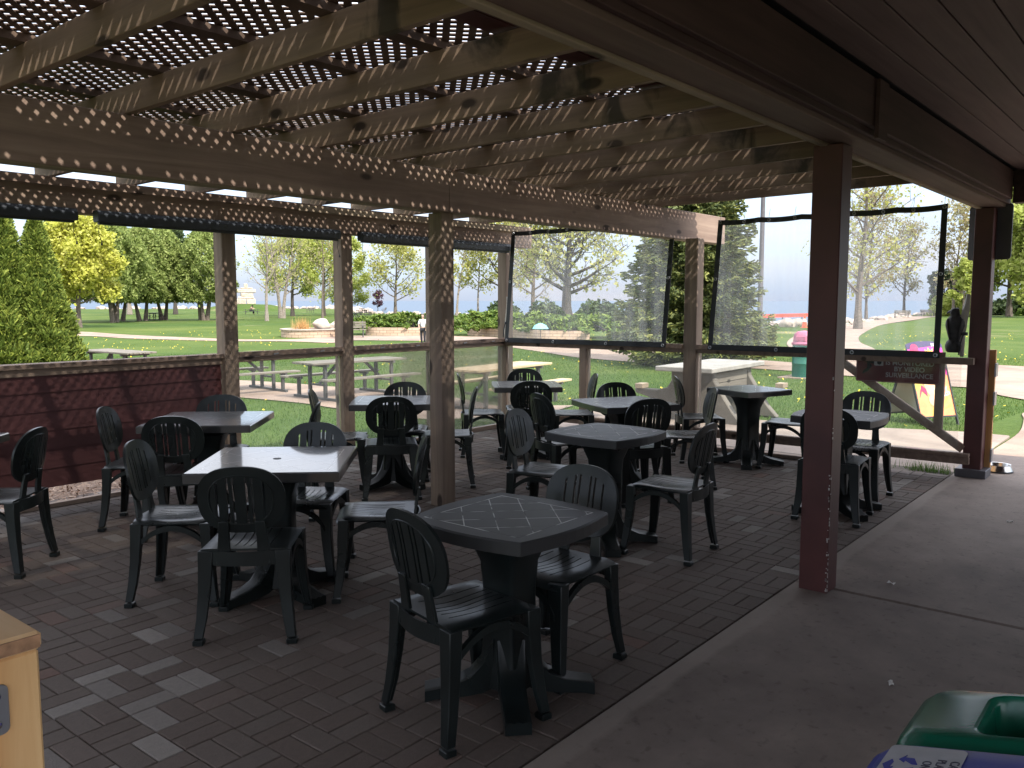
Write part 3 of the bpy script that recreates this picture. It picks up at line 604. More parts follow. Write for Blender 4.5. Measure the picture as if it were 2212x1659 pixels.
# diagonal knee braces hung under two rafters
for y in (2.80, 3.38, 4.13, 4.82, 5.5, 6.2, 6.95):
    z = rz_(y)+0.142; MB().box(-2.3, 8.55, y-(0.07 if y == 4.13 else 0.045), y+0.045, z, z+0.036).build('purlin', M['lattice'], perg)
def lattice():
    xa, xb, ya, yb = -2.4, 8.6, 2.49, 7.15; pit = 0.0806; V = []; F = []
    def seg(c, s):   # line y = s*x + c clipped to the rectangle
        pts = []
        for x in (xa, xb):
            y = s*x+c
            if ya <= y <= yb: pts.append((x, y))
        for y in (ya, yb):
            x = (y-c)/s
            if xa < x < xb: pts.append((x, y))
        return pts[:2] if len(pts) >= 2 else None
    for lay, s in ((0, 1), (1, -1)):
        c = (ya-xb if s == 1 else ya+xa); end = (yb-xa if s == 1 else yb+xb)
        while c < end:
            p = seg(c+rnd.uniform(-0.004, 0.004), s)
            if p:
                (x0, y0), (x1, y1) = p; d = Vector((x1-x0, y1-y0, 0)).normalized(); nn = Vector((-d.y, d.x, 0))*0.0168
                z0 = rz_(y0)+0.181+lay*0.005; z1 = rz_(y1)+0.181+lay*0.005; n = len(V)
                for (x, y, z) in ((x0, y0, z0), (x1, y1, z1)):
                    for sg in (-1, 1):
                        for dz in (0, 0.0045): V.append((x+nn.x*sg, y+nn.y*sg, z+dz))
                F += [(n, n+2, n+6, n+4), (n+1, n+5, n+7, n+3), (n, n+4, n+5, n+1), (n+2, n+3, n+7, n+6)]
            c += pit
    np_mesh('lattice', V, F, M['lattice'], perg)
lattice()

# ------------------------------------------------------------------ building with the covered porch
bld = thing('snack_building', (0, 0, 0), 0, 'dark red building porch with planked soffit along the concrete walk', 'building')
for (x, y, w) in ((4.635, 1.585, 0.155), (8.56, 1.56, 0.15)):
    p = MB().box(x-w/2, x+w/2, y-w/2, y+w/2, 0.0, 2.415).build('post', M['redpaint'], bld, bevel=0.005)
    if x < 8:
        q = MB()
        for _ in range(46):
            z = 0.02+1.25*rnd.random()**1.9; hgt = rnd.uniform(0.004, 0.016); wd = rnd.uniform(0.002, 0.007); e = 0.0016
            cx0, cy0 = x-w/2, y-w/2
            if rnd.random() < 0.5: q.box(cx0-e, cx0+e, cy0+0.003, cy0+0.004+wd, z, z+hgt)
            else: q.box(cx0+0.003, cx0+0.004+wd, cy0-e, cy0+e, z, z+hgt)
        q.build('paint_chip', M['boardwhite'], p)
    if x > 8: MB().box(x-0.125, x+0.125, y-0.125, y+0.125, 0.01, 0.085).build('plinth', M['greymetal'], p, bevel=0.004)
MB().box(-3.0, 8.64, 1.42, 1.585, 2.42, 2.715).build('beam', M['beambrown'], bld, bevel=0.004)
MB().box(-3.0, 8.64, 1.388, 1.417, 2.445, 2.715).build('fascia_board', M['darkwood'], bld, bevel=0.003)
MB().box(-3.0, 8.50, 1.355, 1.385, 2.475, 2.715).build('fascia_board', M['darkwood'], bld, bevel=0.003)
MB().box(-3.0, 8.5, 1.588, 1.628, 2.408, 2.58).build('ledger', M['ledger'], bld, bevel=0.003)
MB().box(4.56, 4.71, 1.335, 1.354, 2.42, 2.71).build('cheek_plate', M['darkwood'], bld)
MB().box(8.50, 8.645, -6.0, 1.354, 2.445, 2.7185).build('crossbeam', M['darkwood'], bld, bevel=0.004)
b = MB(); y = 1.33
while y > -2.6:
    b.box(-2.4, 8.642, y-0.156, y-0.003, 2.72, 2.74); y -= 0.16
b.build('soffit', M['soffit'], bld, bevel=0.003)
MB().box(8.65, 8.68, -6.0, 1.6, 2.60, 2.86).build('end_fascia', M['darkwood'], bld)
MB().box(-2.4, 8.64, -2.7, 1.60, 2.745, 2.756).build('soffit_backing', M['black'], bld)
b = MB(); b.add([(-2.6,2.5,2.79),(9.0,2.5,2.79),(9.0,-7,5.0),(-2.6,-7,5.0),(-2.6,2.5,2.85),(9.0,2.5,2.85),(9.0,-7,5.1),(-2.6,-7,5.1)],[(0,3,2,1),(4,5,6,7),(0,1,5,4),(1,2,6,5),(2,3,7,6),(3,0,4,7)])
b.build('roof', M['darkwood'], bld)
b = MB(); y = 2.48
while y > 1.63:
    b.box(-2.5, 8.6, y-0.135, y, 2.757, 2.775); y -= 0.14
b.build('eave_board', M['siding'], bld)
b = MB(); b.box(2.4, 7.9, -1.62, -1.5, -0.1, 2.719)
b.build('wall', M['siding'], bld)

# ------------------------------------------------------------------ left side: red siding wall, glazed rails
rw = thing('siding_wall', (0.5, 6.87, 0), 0, 'low dark red siding wall with weathered cap rail left of patio', 'wall')
b = MB(); z = 0.16; i = 0
while z < 1.02:
    h = min(0.146, 1.03-z)
    b.add([(-3.7,-0.012,z),(3.75,-0.012,z),(3.75,0.0,z+h),(-3.7,0.0,z+h),(-3.7,0.02,z),(3.75,0.02,z),(3.75,0.02,z+h),(-3.7,0.02,z+h)],[(0,1,2,3),(4,7,6,5),(0,4,5,1),(3,2,6,7),(0,3,7,4),(1,5,6,2)]); z += 0.148
b.build('siding', M['siding'], rw)
MB().box(-3.7, 3.755, -0.05, 0.09, 1.085, 1.125).build('cap_rail', M['lumx'], rw, bevel=0.004)
MB().box(-3.7, 3.755, -0.022, 0.018, 1.03, 1.083).build('cap_rail', M['lumx'], rw, bevel=0.003)
MB().box(-3.7, 3.755, -0.03, 0.02, 0.0, 0.035).build('ground_sill', M['lumx'], rw, bevel=0.003)
b = MB(); b.box(1.05, 1.10, -0.035, -0.013, 0.93, 1.02); b.tube([(1.06,-0.03,0.95),(1.04,-0.045,0.90),(1.06,-0.04,0.86)], 0.008, 6); b.box(1.0,1.13,-0.03,-0.014,0.99,1.005)
b.build('gate_latch', M['black'], rw)
lr = thing('glazed_railing', (6.3, 6.87, 0), 0, 'glazed wooden railing between the red wall and corner post', 'railing')
for (xa, xb) in ((4.403, 5.607), (5.753, 6.927), (7.073, 8.212)):
    a, c = xa-6.3, xb-6.3
    MB().box(a, c, -0.045, 0.045, 1.04, 1.085).build('rail', M['lumx'], lr, bevel=0.003)
    MB().box(a, c, -0.075, -0.032, 1.088, 1.135).build('rail', M['lumx'], lr, bevel=0.003)
    MB().box(a, c, -0.035, 0.035, 0.0, 0.05).build('sill', M['lumx'], lr, bevel=0.003)
    MB().box(a+0.002, c-0.002, -0.006, 0.002, 0.052, 1.039).build('glass_pane', M['pane'], lr)
    bb = MB()
    for t in (0.3, 0.75): bb.beam((a+(c-a)*t, -0.08, 1.1), (a+(c-a)*t+0.05, -0.085, 1.108), 0.012, 0.01)
    bb.build('turn_button', M['galv'], lr)

# ------------------------------------------------------------------ far side: rails, gate, panes
fr = thing('glazed_railing', (fx(4.3), 4.3, 0), 0, 'glazed wooden railing under the clear curtains on far side', 'railing')
def FP(y, off, z): return (fx(y)+off-fx(4.3), y-4.3, z)
for (ya, yb) in ((6.80, 4.378), (4.222, 2.76)):
    MB().beam(FP(ya, 0, 1.062), FP(yb, 0, 1.062), 0.09, 0.045).build('rail', M['lumy2'] if 'lumy2' in M else M['lumx'], fr, bevel=0.003)
    MB().beam(FP(ya, -0.055, 1.108), FP(yb, -0.055, 1.108), 0.04, 0.05).build('rail', M['lumx'], fr, bevel=0.003)
    MB().beam(FP(ya, -0.02, 0.215), FP(yb, -0.02, 0.215), 0.07, 0.03).build('rail', M['lumx'], fr, bevel=0.003)
    MB().beam(FP(ya, 0.01, 0.165), FP(yb, 0.01, 0.165), 0.05, 0.06).build('rail', M['lumx'], fr, bevel=0.003)
    MB().beam(FP(ya, 0.0, 0.022), FP(yb, 0.0, 0.022), 0.10, 0.035).build('sill', M['lumx'], fr, bevel=0.003)
    bb = MB(); bb.beam(FP(ya-0.01, 0.0, 0.635), FP(yb+0.01, 0.0, 0.635), 0.006, 0.805); bb.build('glass_pane', M['pane'], fr)
for y in (5.66,):
    MB().beam(FP(y, 0.0, 0.04), FP(y, 0.0, 1.039), 0.10, 0.10, up=(1, 0, 0)).build('stub_post', M['lumz'], fr, bevel=0.004)
gt = thing('patio_gate', (fx(2.2), 2.2, 0), 0, 'wooden patio gate with diagonal brace beside the end post', 'gate')
def GP(y, off, z): return (fx(y)+off-fx(2.2), y-2.2, z)
MB().beam(GP(2.75, -0.04, 1.062), GP(1.57, -0.04, 1.062), 0.09, 0.06).build('rail', M['lumx'], gt, bevel=0.003)
MB().beam(GP(2.75, -0.06, 1.112), GP(1.80, -0.06, 1.112), 0.04, 0.05).build('rail', M['lumx'], gt, bevel=0.003)
MB().beam(GP(2.75, -0.04, 0.215), GP(1.57, -0.04, 0.215), 0.07, 0.03).build('rail', M['lumx'], gt, bevel=0.003)
MB().beam(GP(2.75, -0.03, 0.162), GP(1.57, -0.03, 0.162), 0.05, 0.065).build('rail', M['lumx'], gt, bevel=0.003)
MB().beam(GP(2.72, 0.035, 1.0), GP(1.637, 0.035, 0.255), 0.04, 0.075).build('brace', M['lumx'], gt, bevel=0.003)
MB().beam(GP(1.855, 0.045, 0.42), GP(1.855, 0.045, 1.03), 0.075, 0.05, up=(1,0,0)).build('stile', M['lumz'], gt, bevel=0.003)
MB().beam(GP(2.74, -0.03, 0.635), GP(1.67, -0.03, 0.635), 0.006, 0.80).build('glass_pane', M['pane'], gt)
# narrow hinge jamb on the outer side of the end post
jb = MB().box(8.66, 8.70, 1.44, 1.60, 0.02, 1.16).build('hinge_jamb', M['newwood_z']); tag(jb, 'fresh wooden hinge jamb on outer side of the end post', 'jamb')
for z in (0.2, 0.72, 0.98): MB().box(8.62, 8.712, 1.425, 1.439, z-0.06, z+0.06).build('hinge', M['galv'], jb)
tl = MB().box(0, 0.34, 0, 0.0035, 0, 0.14)
# weeds under the gate
n = 260; wx = nrg.normal(8.62, 0.05, n); wy = nrg.normal(1.95, 0.13, n)
def blades(wx, wy, wz, h, w, mat, name, parent=None, lean=0.45):
    n = len(wx); a = nrg.uniform(0, 2*np.pi, n); hh = h*nrg.uniform(.5, 1.3, n); base = np.c_[wx, wy, wz]
    side = np.c_[np.cos(a), np.sin(a), np.zeros(n)]*(w/2); la = nrg.uniform(0, 2*np.pi, n); ll = nrg.uniform(0, lean, n)*hh
    tip = base+np.c_[np.cos(la)*ll, np.sin(la)*ll, hh]
    V = np.stack([base-side, base+side, tip], 1).reshape(-1, 3); return np_mesh(name, V, np.arange(3*n).reshape(-1, 3), mat, parent)
tag(blades(wx, wy, np.zeros(n)-0.01, 0.09, 0.006, M['grassblade'], 'weeds'), 'small tuft of green weeds growing under the gate', 'weeds', kind='stuff')

# security sign behind the gate pane
sg = thing('security_sign', (fx(2.215)+0.0, 2.215, 0.962), math.pi/2+R(2.4), 'dark red sign about video surveillance hung on the gate', 'sign')
# local frame: +x towards smaller y is right for the viewer, so build facing -x world
sg.rotation_euler = (R(90), 0, -math.pi/2+R(2.4))
def rrect(w, h, r, n=5):
    pts = []
    for (cx, cy, a0) in ((w/2-r, h/2-r, 0), (-w/2+r, h/2-r, 90), (-w/2+r, -h/2+r, 180), (w/2-r, -h/2+r, 270)):
        for i in range(n+1):
            a = R(a0+90*i/n); pts.append((cx+r*math.cos(a), cy+r*math.sin(a)))
    return pts
def text(body, size, mat, parent, loc, align='CENTER', rot=(0,0,0), name='lettering', space=1.0, lspace=0.95, ext=0.0006, bold=0.0):
    c = bpy.data.curves.new(name, 'FONT'); c.body = body; c.size = size; c.align_x = align; c.align_y = 'CENTER'; c.extrude = ext; c.space_character = space; c.space_line = lspace; c.offset = bold
    c.materials.append(mat); tmp = bpy.data.objects.new(name, c); C.objects.link(tmp)
    bpy.context.view_layer.update(); me = bpy.data.meshes.new_from_object(tmp.evaluated_get(bpy.context.evaluated_depsgraph_get()))
    bpy.data.objects.remove(tmp); me.name = name
    if not me.materials: me.materials.append(mat)
    o = bpy.data.objects.new(name, me); link(o, parent); o.location = loc; o.rotation_euler = rot; return o
bd = MB().prism(rrect(0.74, 0.26, 0.02), -0.003, 0.003, 'z').build('sign_board', M['signred'], sg)
b = MB(); pts = rrect(0.725, 0.245, 0.016); b.tube([(*p, 0.0034) for p in pts]+[(*pts[0], 0.0034)], 0.0012, 4); b.build('border', M['signwhite'], sg)
text('IS MONITORED\nBY VIDEO\nSURVEILLANCE', 0.061, M['signwhite'], sg, (0.105, -0.002, 0.0045), bold=0.0012, name='lettering')
b = MB(); b.prism(rrect(0.082, 0.06, 0.008), 0.0032, 0.006, 'z').xf(Matrix.Translation((-0.165, 0.055, 0))); b.build('camera_icon', M['signwhite'], sg)
b = MB(); b.lathe([(0.02, 0), (0.02, 0.002), (0.0001, 0.002)], 20, (-0.16, 0.055, 0.006)); b.build('camera_lens', M['black'], sg)
b = MB(); b.prism([(-0.21,0.085),(-0.3,0.09),(-0.285,0.06),(-0.21,0.04)], 0.0032, 0.005, 'z'); b.prism([(-0.27,0.055),(-0.245,0.05),(-0.225,0.02),(-0.26,-0.03),(-0.31,-0.06),(-0.305,-0.03),(-0.27,0.0)], 0.0032, 0.005, 'z'); b.build('camera_bracket', M['black'], sg)

# board on the end post, seen from behind
sb = MB().prism(rrect(0.37, 0.49, 0.03), -0.006, 0.006, 'z').build('notice_board', M['greymetal'])
sb.location = (8.66, 1.54, 2.21); sb.rotation_euler = (R(90), 0, R(-90-14)); tag(sb, 'grey rounded notice board behind the top of end post', 'notice board')

# ------------------------------------------------------------------ clear vinyl curtains
def curtain(y0, y1, zt0, zt1, zb0, zb1, drift, label, wave):
    t = thing('vinyl_curtain', (fx((y0+y1)/2)-0.11, (y0+y1)/2, 0), 0, label, 'curtain', 'clear vinyl curtains hung on the far side')
    bx, by = t.location.x, t.location.y
    NU, NV = 90, 30
    def pt(u, v):
        yt = y0+(y1-y0)*u; yb = y0+drift[0]+(y1-y0+drift[1]-drift[0])*u; y = yt+(yb-yt)*v
        zt = zt0+(zt1-zt0)*u - 0.012*abs(math.sin(u*math.pi*5)); zb = zb0+(zb1-zb0)*u; z = zt+(zb-zt)*v
        edge = min(1, 6*u*(1-u)*4)
        w = wave*edge*(math.sin(u*41+2.1*v+0.8*math.sin(9*u))*0.5+math.sin(u*77-3*v)*0.25)*(0.35+0.65*math.sin(math.pi*min(1, v*1.15)))
        return (fx(y)-0.10+w-bx, y-by, z)
    V = [pt(i/NU, j/NV) for i in range(NU+1) for j in range(NV+1)]
    F = [(i*(NV+1)+j, i*(NV+1)+j+1, (i+1)*(NV+1)+j+1, (i+1)*(NV+1)+j) for i in range(NU) for j in range(NV)]
    np_mesh('clear_sheet', V, F, M['vinyl'], t, smooth=True)
    b = MB(); th = 0.004
    def ribbon(P, Q):
        n = len(P); vs = [(p[0]-th, p[1], p[2]) for p in P]+[(q[0]-th, q[1], q[2]) for q in Q]+[(p[0]+th, p[1], p[2]) for p in P]+[(q[0]+th, q[1], q[2]) for q in Q]
        fs = []
        for i in range(n-1): fs += [(i, i+1, n+i+1, n+i), (2*n+i, 3*n+i, 3*n+i+1, 2*n+i+1), (i, 2*n+i, 2*n+i+1, i+1), (n+i, n+i+1, 3*n+i+1, 3*n+i)]
        fs += [(0, n, 3*n, 2*n), (n-1, 3*n-1, 4*n-1, 2*n-1)]
        b.add(vs, fs)
    L = [i/40 for i in range(41)]; bu = 0.05/abs(y1-y0); bv = 0.05/1.33
    ribbon([pt(u, 0) for u in L], [pt(u, bv) for u in L]); ribbon([pt(u, 1-bv*1.15) for u in L], [pt(u, 1) for u in L])
    ribbon([pt(0, v) for v in L], [pt(bu, v) for v in L]); ribbon([pt(1-bu, v) for v in L], [pt(1, v) for v in L])
    b.build('border', M['black'], t, smooth=True)
    g = MB()
    for u in [0.012, 0.13, 0.25, 0.37, 0.5, 0.63, 0.75, 0.87, 0.988]:
        p = pt(u, bv/2); g.add(*ringmesh((p[0]-0.009, p[1], p[2]), 0.013, 0.005))
        g.tube([(p[0]-0.012, p[1], p[2]), (p[0], p[1], p[2]+0.05), (p[0]+0.02, p[1], p[2]+0.11)], 0.002, 4)
    for u in [0.012, 0.33, 0.66, 0.985]:
        p = pt(u, 1-bv/2); g.add(*ringmesh((p[0]-0.009, p[1], p[2]), 0.014, 0.006))
    for v in (0.45,):
        for u in (bu/2, 1-bu/2):
            p = pt(u, v); g.add(*ringmesh((p[0]-0.009, p[1], p[2]), 0.013, 0.005))
    g.build('grommet', M['galv'], t, smooth=True)
def ringmesh(c, r, rr, n=12, m=6):
    vs = []; fs = []
    for i in range(n):
        a = 2*math.pi*i/n
        for j in range(m):
            q = 2*math.pi*j/m; R_ = r+rr*math.cos(q); vs.append((c[0]+rr*math.sin(q), c[1]+R_*math.cos(a), c[2]+R_*math.sin(a)))
    for i in range(n):
        for j in range(m): fs.append((i*m+j, ((i+1) % n)*m+j, ((i+1) % n)*m+(j+1) % m, i*m+(j+1) % m))
    return vs, fs
curtain(6.66, 4.47, 2.45, 2.47, 1.085, 1.09, (0.11, 0.09), 'wrinkled clear curtain with black border by the corner post', 0.022)
curtain(3.98, 1.83, 2.435, 2.46, 1.085, 1.085, (0.09, 0.01), 'smoother clear curtain with black border behind the red post', 0.006)
def gathered(x, y, z0, z1, r, label, sd):
    t = thing('tied_curtain', (x, y, z0), 0, label, 'curtain', 'gathered vinyl strips tied to posts')
    H = z1-z0; rings = []
    for i in range(15):
        s = i/14; w = r*(0.25+0.75*math.sin(math.pi*min(1, max(0, s*0.9+0.05)))**0.7)*(0.8 if abs(s-0.36) < 0.05 else 1); 
        rings.append([((w*0.6*(1+0.18*math.sin(3*a+sd)))*math.cos(a), w*(1+0.18*math.sin(4*a+s*3))*math.sin(a)+0.02*math.sin(s*4+sd), s*H) for a in [2*math.pi*k/14 for k in range(14)]])
    MB().loft(rings).build('folded_sheet', M['beige'], t, smooth=True)
    MB().lathe([(r*0.95, 0.345*H), (r*1.02, 0.35*H), (r*1.02, 0.39*H), (r*0.95, 0.395*H)], 16).build('tie_strap', M['black'], t, smooth=True)
    MB().tube([(-r, 0, 0.36*H), (-r*1.3, 0.02, 0.2*H), (-r*1.1, 0.03, 0.03*H)], 0.006, 5).build('strap_tail', M['black'], t)
gathered(8.44, 1.665, 1.10, 1.66, 0.030, 'thin cloudy vinyl bundle tied against the dark end post', 0.4)
gathered(8.17, 6.755, 1.14, 1.65, 0.026, 'thin beige vinyl bundle hanging on the corner post', 1.7)

# ------------------------------------------------------------------ rolled blinds along the outer beam
for (xa, xb, lab, dz) in ((1.2, 2.98, 'rolled dark blind at far left under the outer beam', 0), (3.13, 5.52, 'longest rolled dark blind above the red wall end', 0), (5.80, 6.94, 'rolled slate blind between two railing posts', 0.0), (7.06, 8.2, 'rolled slate blind beside the corner post', -0.005)):
    t = thing('roller_blind', (xa, 6.735, 2.255+dz), 0, lab, 'blind', 'rolled blinds under the outer beam'); L = xb-xa
    MB().prism([(-0.045,-0.045),(0.04,-0.045),(0.048,-0.02),(0.048,0.045),(-0.03,0.045),(-0.05,0.015)], 0, L, 'x').build('cassette', M['shade_case'], t, bevel=0.004)
    MB().box(0.02, L-0.02, -0.02, 0.02, -0.062, -0.047).build('bottom_bar', M['shade_case'], t)
    for s, q in ((0.0, 1), (L, -1)):
        b = MB(); x = s+0.02*q
        b.tube([(x, -0.02, -0.05), (x-0.012, -0.02, -0.13), (x+0.008, -0.025, -0.2)], 0.0022, 5); b.lathe([(0.001,0),(0.008,0.004),(0.006,0.022),(0.001,0.026)], 8, (x+0.008, -0.025, -0.225))
        b.build('pull_cord', M['black'], t)

# ------------------------------------------------------------------ resin chairs
def oval(y, a, b_, n=2.5):
    q = 1-min(1, abs(y)/a)**n; return b_*q**(1/n)
def plate(ycols, hfun, infun, gaps, nrow, surf):
    """columns along y with their own heights; cells of gap columns inside the inner outline are left open"""
    V = []; F = []; nr = nrow+3
    for y in ycols:
        h = hfun(y); hi = min(infun(y), h*0.98) if infun(y) > 0 else h*0.55
        tz = [-h]+[-hi+2*hi*i/nrow for i in range(nrow+1)]+[h]
        V += [surf(y, z, infun(y) > 0 and abs(z) <= infun(y)+1e-6) for z in tz]
    for i in range(len(ycols)-1):
        for j in range(nr-1):
            if i in gaps and 1 <= j < nr-2: continue
            F.append((i*nr+j, i*nr+j+1, (i+1)*nr+j+1, (i+1)*nr+j))
    return V, F
def chair_parts(root):
    m = M['plastic']
    # seat: slats with open slots, dished, rounded front
    cols = []; gaps = set(); ys = [-0.205, -0.19, -0.15, -0.125]
    slots = (-0.105, -0.055, -0.0165, 0.0165, 0.055, 0.105)
    for s in slots: ys += [s-0.003, s+0.003]
    ys += [0.125, 0.15, 0.19, 0.205]; ys.sort()
    for i in range(len(ys)-1):
        if any(abs((ys[i]+ys[i+1])/2-s) < 1e-4 for s in slots): gaps.add(i)
    xs = [-0.205, -0.19, -0.14, -0.09, -0.04, 0.01, 0.06, 0.11, 0.15, 0.18, 0.205, 0.218, 0.222]
    V = []; F = []
    for y in ys:
        for x in xs:
            ex = min(1, max(0, (abs(y)-0.12)/0.085)); xx = x*(1-0.10*ex**2) if x > 0 else x*(1-0.06*ex**2)
            z = 0.447-0.016*math.exp(-((x+0.03)/0.12)**2)*math.exp(-(y/0.13)**2)-0.030*max(0, (x-0.15)/0.072)**2-0.012*max(0, (abs(y)-0.17)/0.035)**2
            V.append((xx, y, z))
    n = len(xs)
    for i in range(len(ys)-1):
        for j in range(n-1):
            if i in gaps and 2 <= j < 8: continue
            F.append((i*n+j, (i+1)*n+j, (i+1)*n+j+1, i*n+j+1))
    b = MB(); b.add(V, F); b.build('seat', m, root, smooth=True, solid=0.010)
    # apron round the seat
    b = MB()
    def band(P, z0f, z1f, t=0.008):
        n = len(P); vs = []
        for i, (x, y) in enumerate(P):
            a = P[max(0, i-1)]; c = P[min(n-1, i+1)]; d = Vector((c[0]-a[0], c[1]-a[1])).normalized(); nx, ny = -d.y*t/2, d.x*t/2; s = i/(n-1)
            vs += [(x-nx, y-ny, z0f(s)), (x+nx, y+ny, z0f(s)), (x+nx, y+ny, z1f(s)), (x-nx, y-ny, z1f(s))]
        fs = []
        for i in range(n-1):
            for k in range(4): fs.append((i*4+k, i*4+(k+1) % 4, (i+1)*4+(k+1) % 4, (i+1)*4+k))
        fs += [(3,2,1,0), (n*4-4, n*4-3, n*4-2, n*4-1)]; b.add(vs, fs)
    N = 14
    band([(-0.19-0.035*math.sin(math.pi*i/N), -0.175+0.35*i/N) for i in range(N+1)], lambda s: 0.372, lambda s: 0.440)
    b.build('rear_apron', m, root, smooth=True)
    # arches between the legs on both sides and in front
    for (p, q) in (((-0.188, -0.196), (0.2, -0.196)), ((-0.188, 0.196), (0.2, 0.196)), ((0.205, -0.18), (0.205, 0.18))):
        b = MB(); N = 16; P = [(p[0]+(q[0]-p[0])*i/N, p[1]+(q[1]-p[1])*i/N) for i in range(N+1)]
        arc = lambda s: 0.285+0.115*math.sin(math.pi*s)**0.75
        band(P, arc, lambda s: arc(s)+0.030, 0.022); b.build('arch', m, root, smooth=True)
    # four splayed legs with an angled outer ridge
    for sx in (-1, 1):
        for sy in (-1, 1):
            rings = []
            for (z, o, w, d) in ((0.440, 0.0, 0.070, 0.058), (0.36, 0.002, 0.067, 0.056), (0.24, 0.010, 0.059, 0.050), (0.12, 0.024, 0.051, 0.045), (0.03, 0.040, 0.044, 0.040)):
                cx = sx*(0.178+o); cy = sy*(0.178+o*0.9)
                ring = [(cx+sx*d/2, cy+sy*w/2), (cx-sx*d/2, cy+sy*w/2*0.9), (cx-sx*d/2, cy-sy*w/2*0.2), (cx-sx*d*0.05, cy-sy*w/2*0.2), (cx+sx*d*0.2, cy-sy*w/2), (cx+sx*d/2, cy-sy*w/2)]
                rings.append([(x, y, z) for x, y in ring])
            b = MB(); b.loft(rings); lg = b.build('leg', m, root, bevel=0.004, smooth=True)
            cx, cy = sx*0.220, sy*0.2155; MB().add(*boxv(cx, cy, 0.011, 0.048, 0.050, 0.026)).build('foot_pad', m, lg, bevel=0.004)
    # oval back with slats
    A, B_ = 0.200, 0.160; ai, bi = 0.140, 0.112; zc = 0.688
    slots = ((-0.106, 0.0055), (-0.056, 0.0055), (-0.030, 0.0055), (0.030, 0.0055), (0.056, 0.0055), (0.106, 0.0055))
    ys = [-A, -A*0.992, -A*0.97, -A*0.93, -A*0.86, -A*0.79, -0.140, -0.126, 0.126, 0.140, A*0.79, A*0.86, A*0.93, A*0.97, A*0.992, A, 0.0, -0.08, 0.08]
    for s, w in slots: ys += [s-w, s+w]
    ys.sort(); gaps = set(i for i in range(len(ys)-1) if any(abs((ys[i]+ys[i+1])/2-s) < 1e-4 for s, w in slots))
    def surf(y, z, inner):
        zz = zc+z; x = -0.197-0.20*(zz-0.5)*0.85-0.05*max(0, zz-0.72)+0.55*y*y
        return (x-(0.004 if inner else 0.0), y, zz)
    V, F = plate(ys, lambda y: oval(y, A, B_, 2.45), lambda y: oval(y, ai, bi, 2.6) if abs(y) < ai else 0, gaps, 8, surf)
    b = MB(); b.add(V, F); bk = b.build('backrest', m, root, smooth=True, solid=0.013)
    b = MB(); P = []
    for k in range(41):
        a = 2*math.pi*k/40; y = (ai+0.006)*math.copysign(abs(math.cos(a))**0.85, math.cos(a)); z = (bi+0.006)*math.copysign(abs(math.sin(a))**0.85, math.sin(a)); p = surf(y, z, False); P.append((p[0]-0.007, p[1], p[2]))
    b.tube(P, 0.0048, 6, cap=False); b.build('rim', m, bk, smooth=True)
    # two uprights carrying the back
    for sy in (-1, 1):
        rings = []
        for (z, w) in ((0.378, 0.062), (0.44, 0.06), (0.50, 0.052), (0.55, 0.05), (0.585, 0.047)):
            p = surf(sy*0.088, z-zc, False); x = p[0]-0.014 if z > 0.46 else (-0.205 if z < 0.4 else -0.199)
            y = sy*(0.095-0.012*(z-0.38)/0.2)
            rings.append([(x-0.008, y-w/2, z), (x+0.008, y-w/2, z), (x+0.008, y+w/2, z), (x-0.008, y+w/2, z)])
        b = MB(); b.loft(rings); b.build('back_support', m, root, smooth=True, bevel=0.003)
def boxv(cx, cy, cz, sx, sy, sz):
    x0, x1, y0, y1, z0, z1 = cx-sx/2, cx+sx/2, cy-sy/2, cy+sy/2, cz-sz/2, cz+sz/2
    return [(x0,y0,z0),(x1,y0,z0),(x1,y1,z0),(x0,y1,z0),(x0,y0,z1),(x1,y0,z1),(x1,y1,z1),(x0,y1,z1)], [(0,3,2,1),(4,5,6,7),(0,1,5,4),(1,2,6,5),(2,3,7,6),(3,0,4,7)]

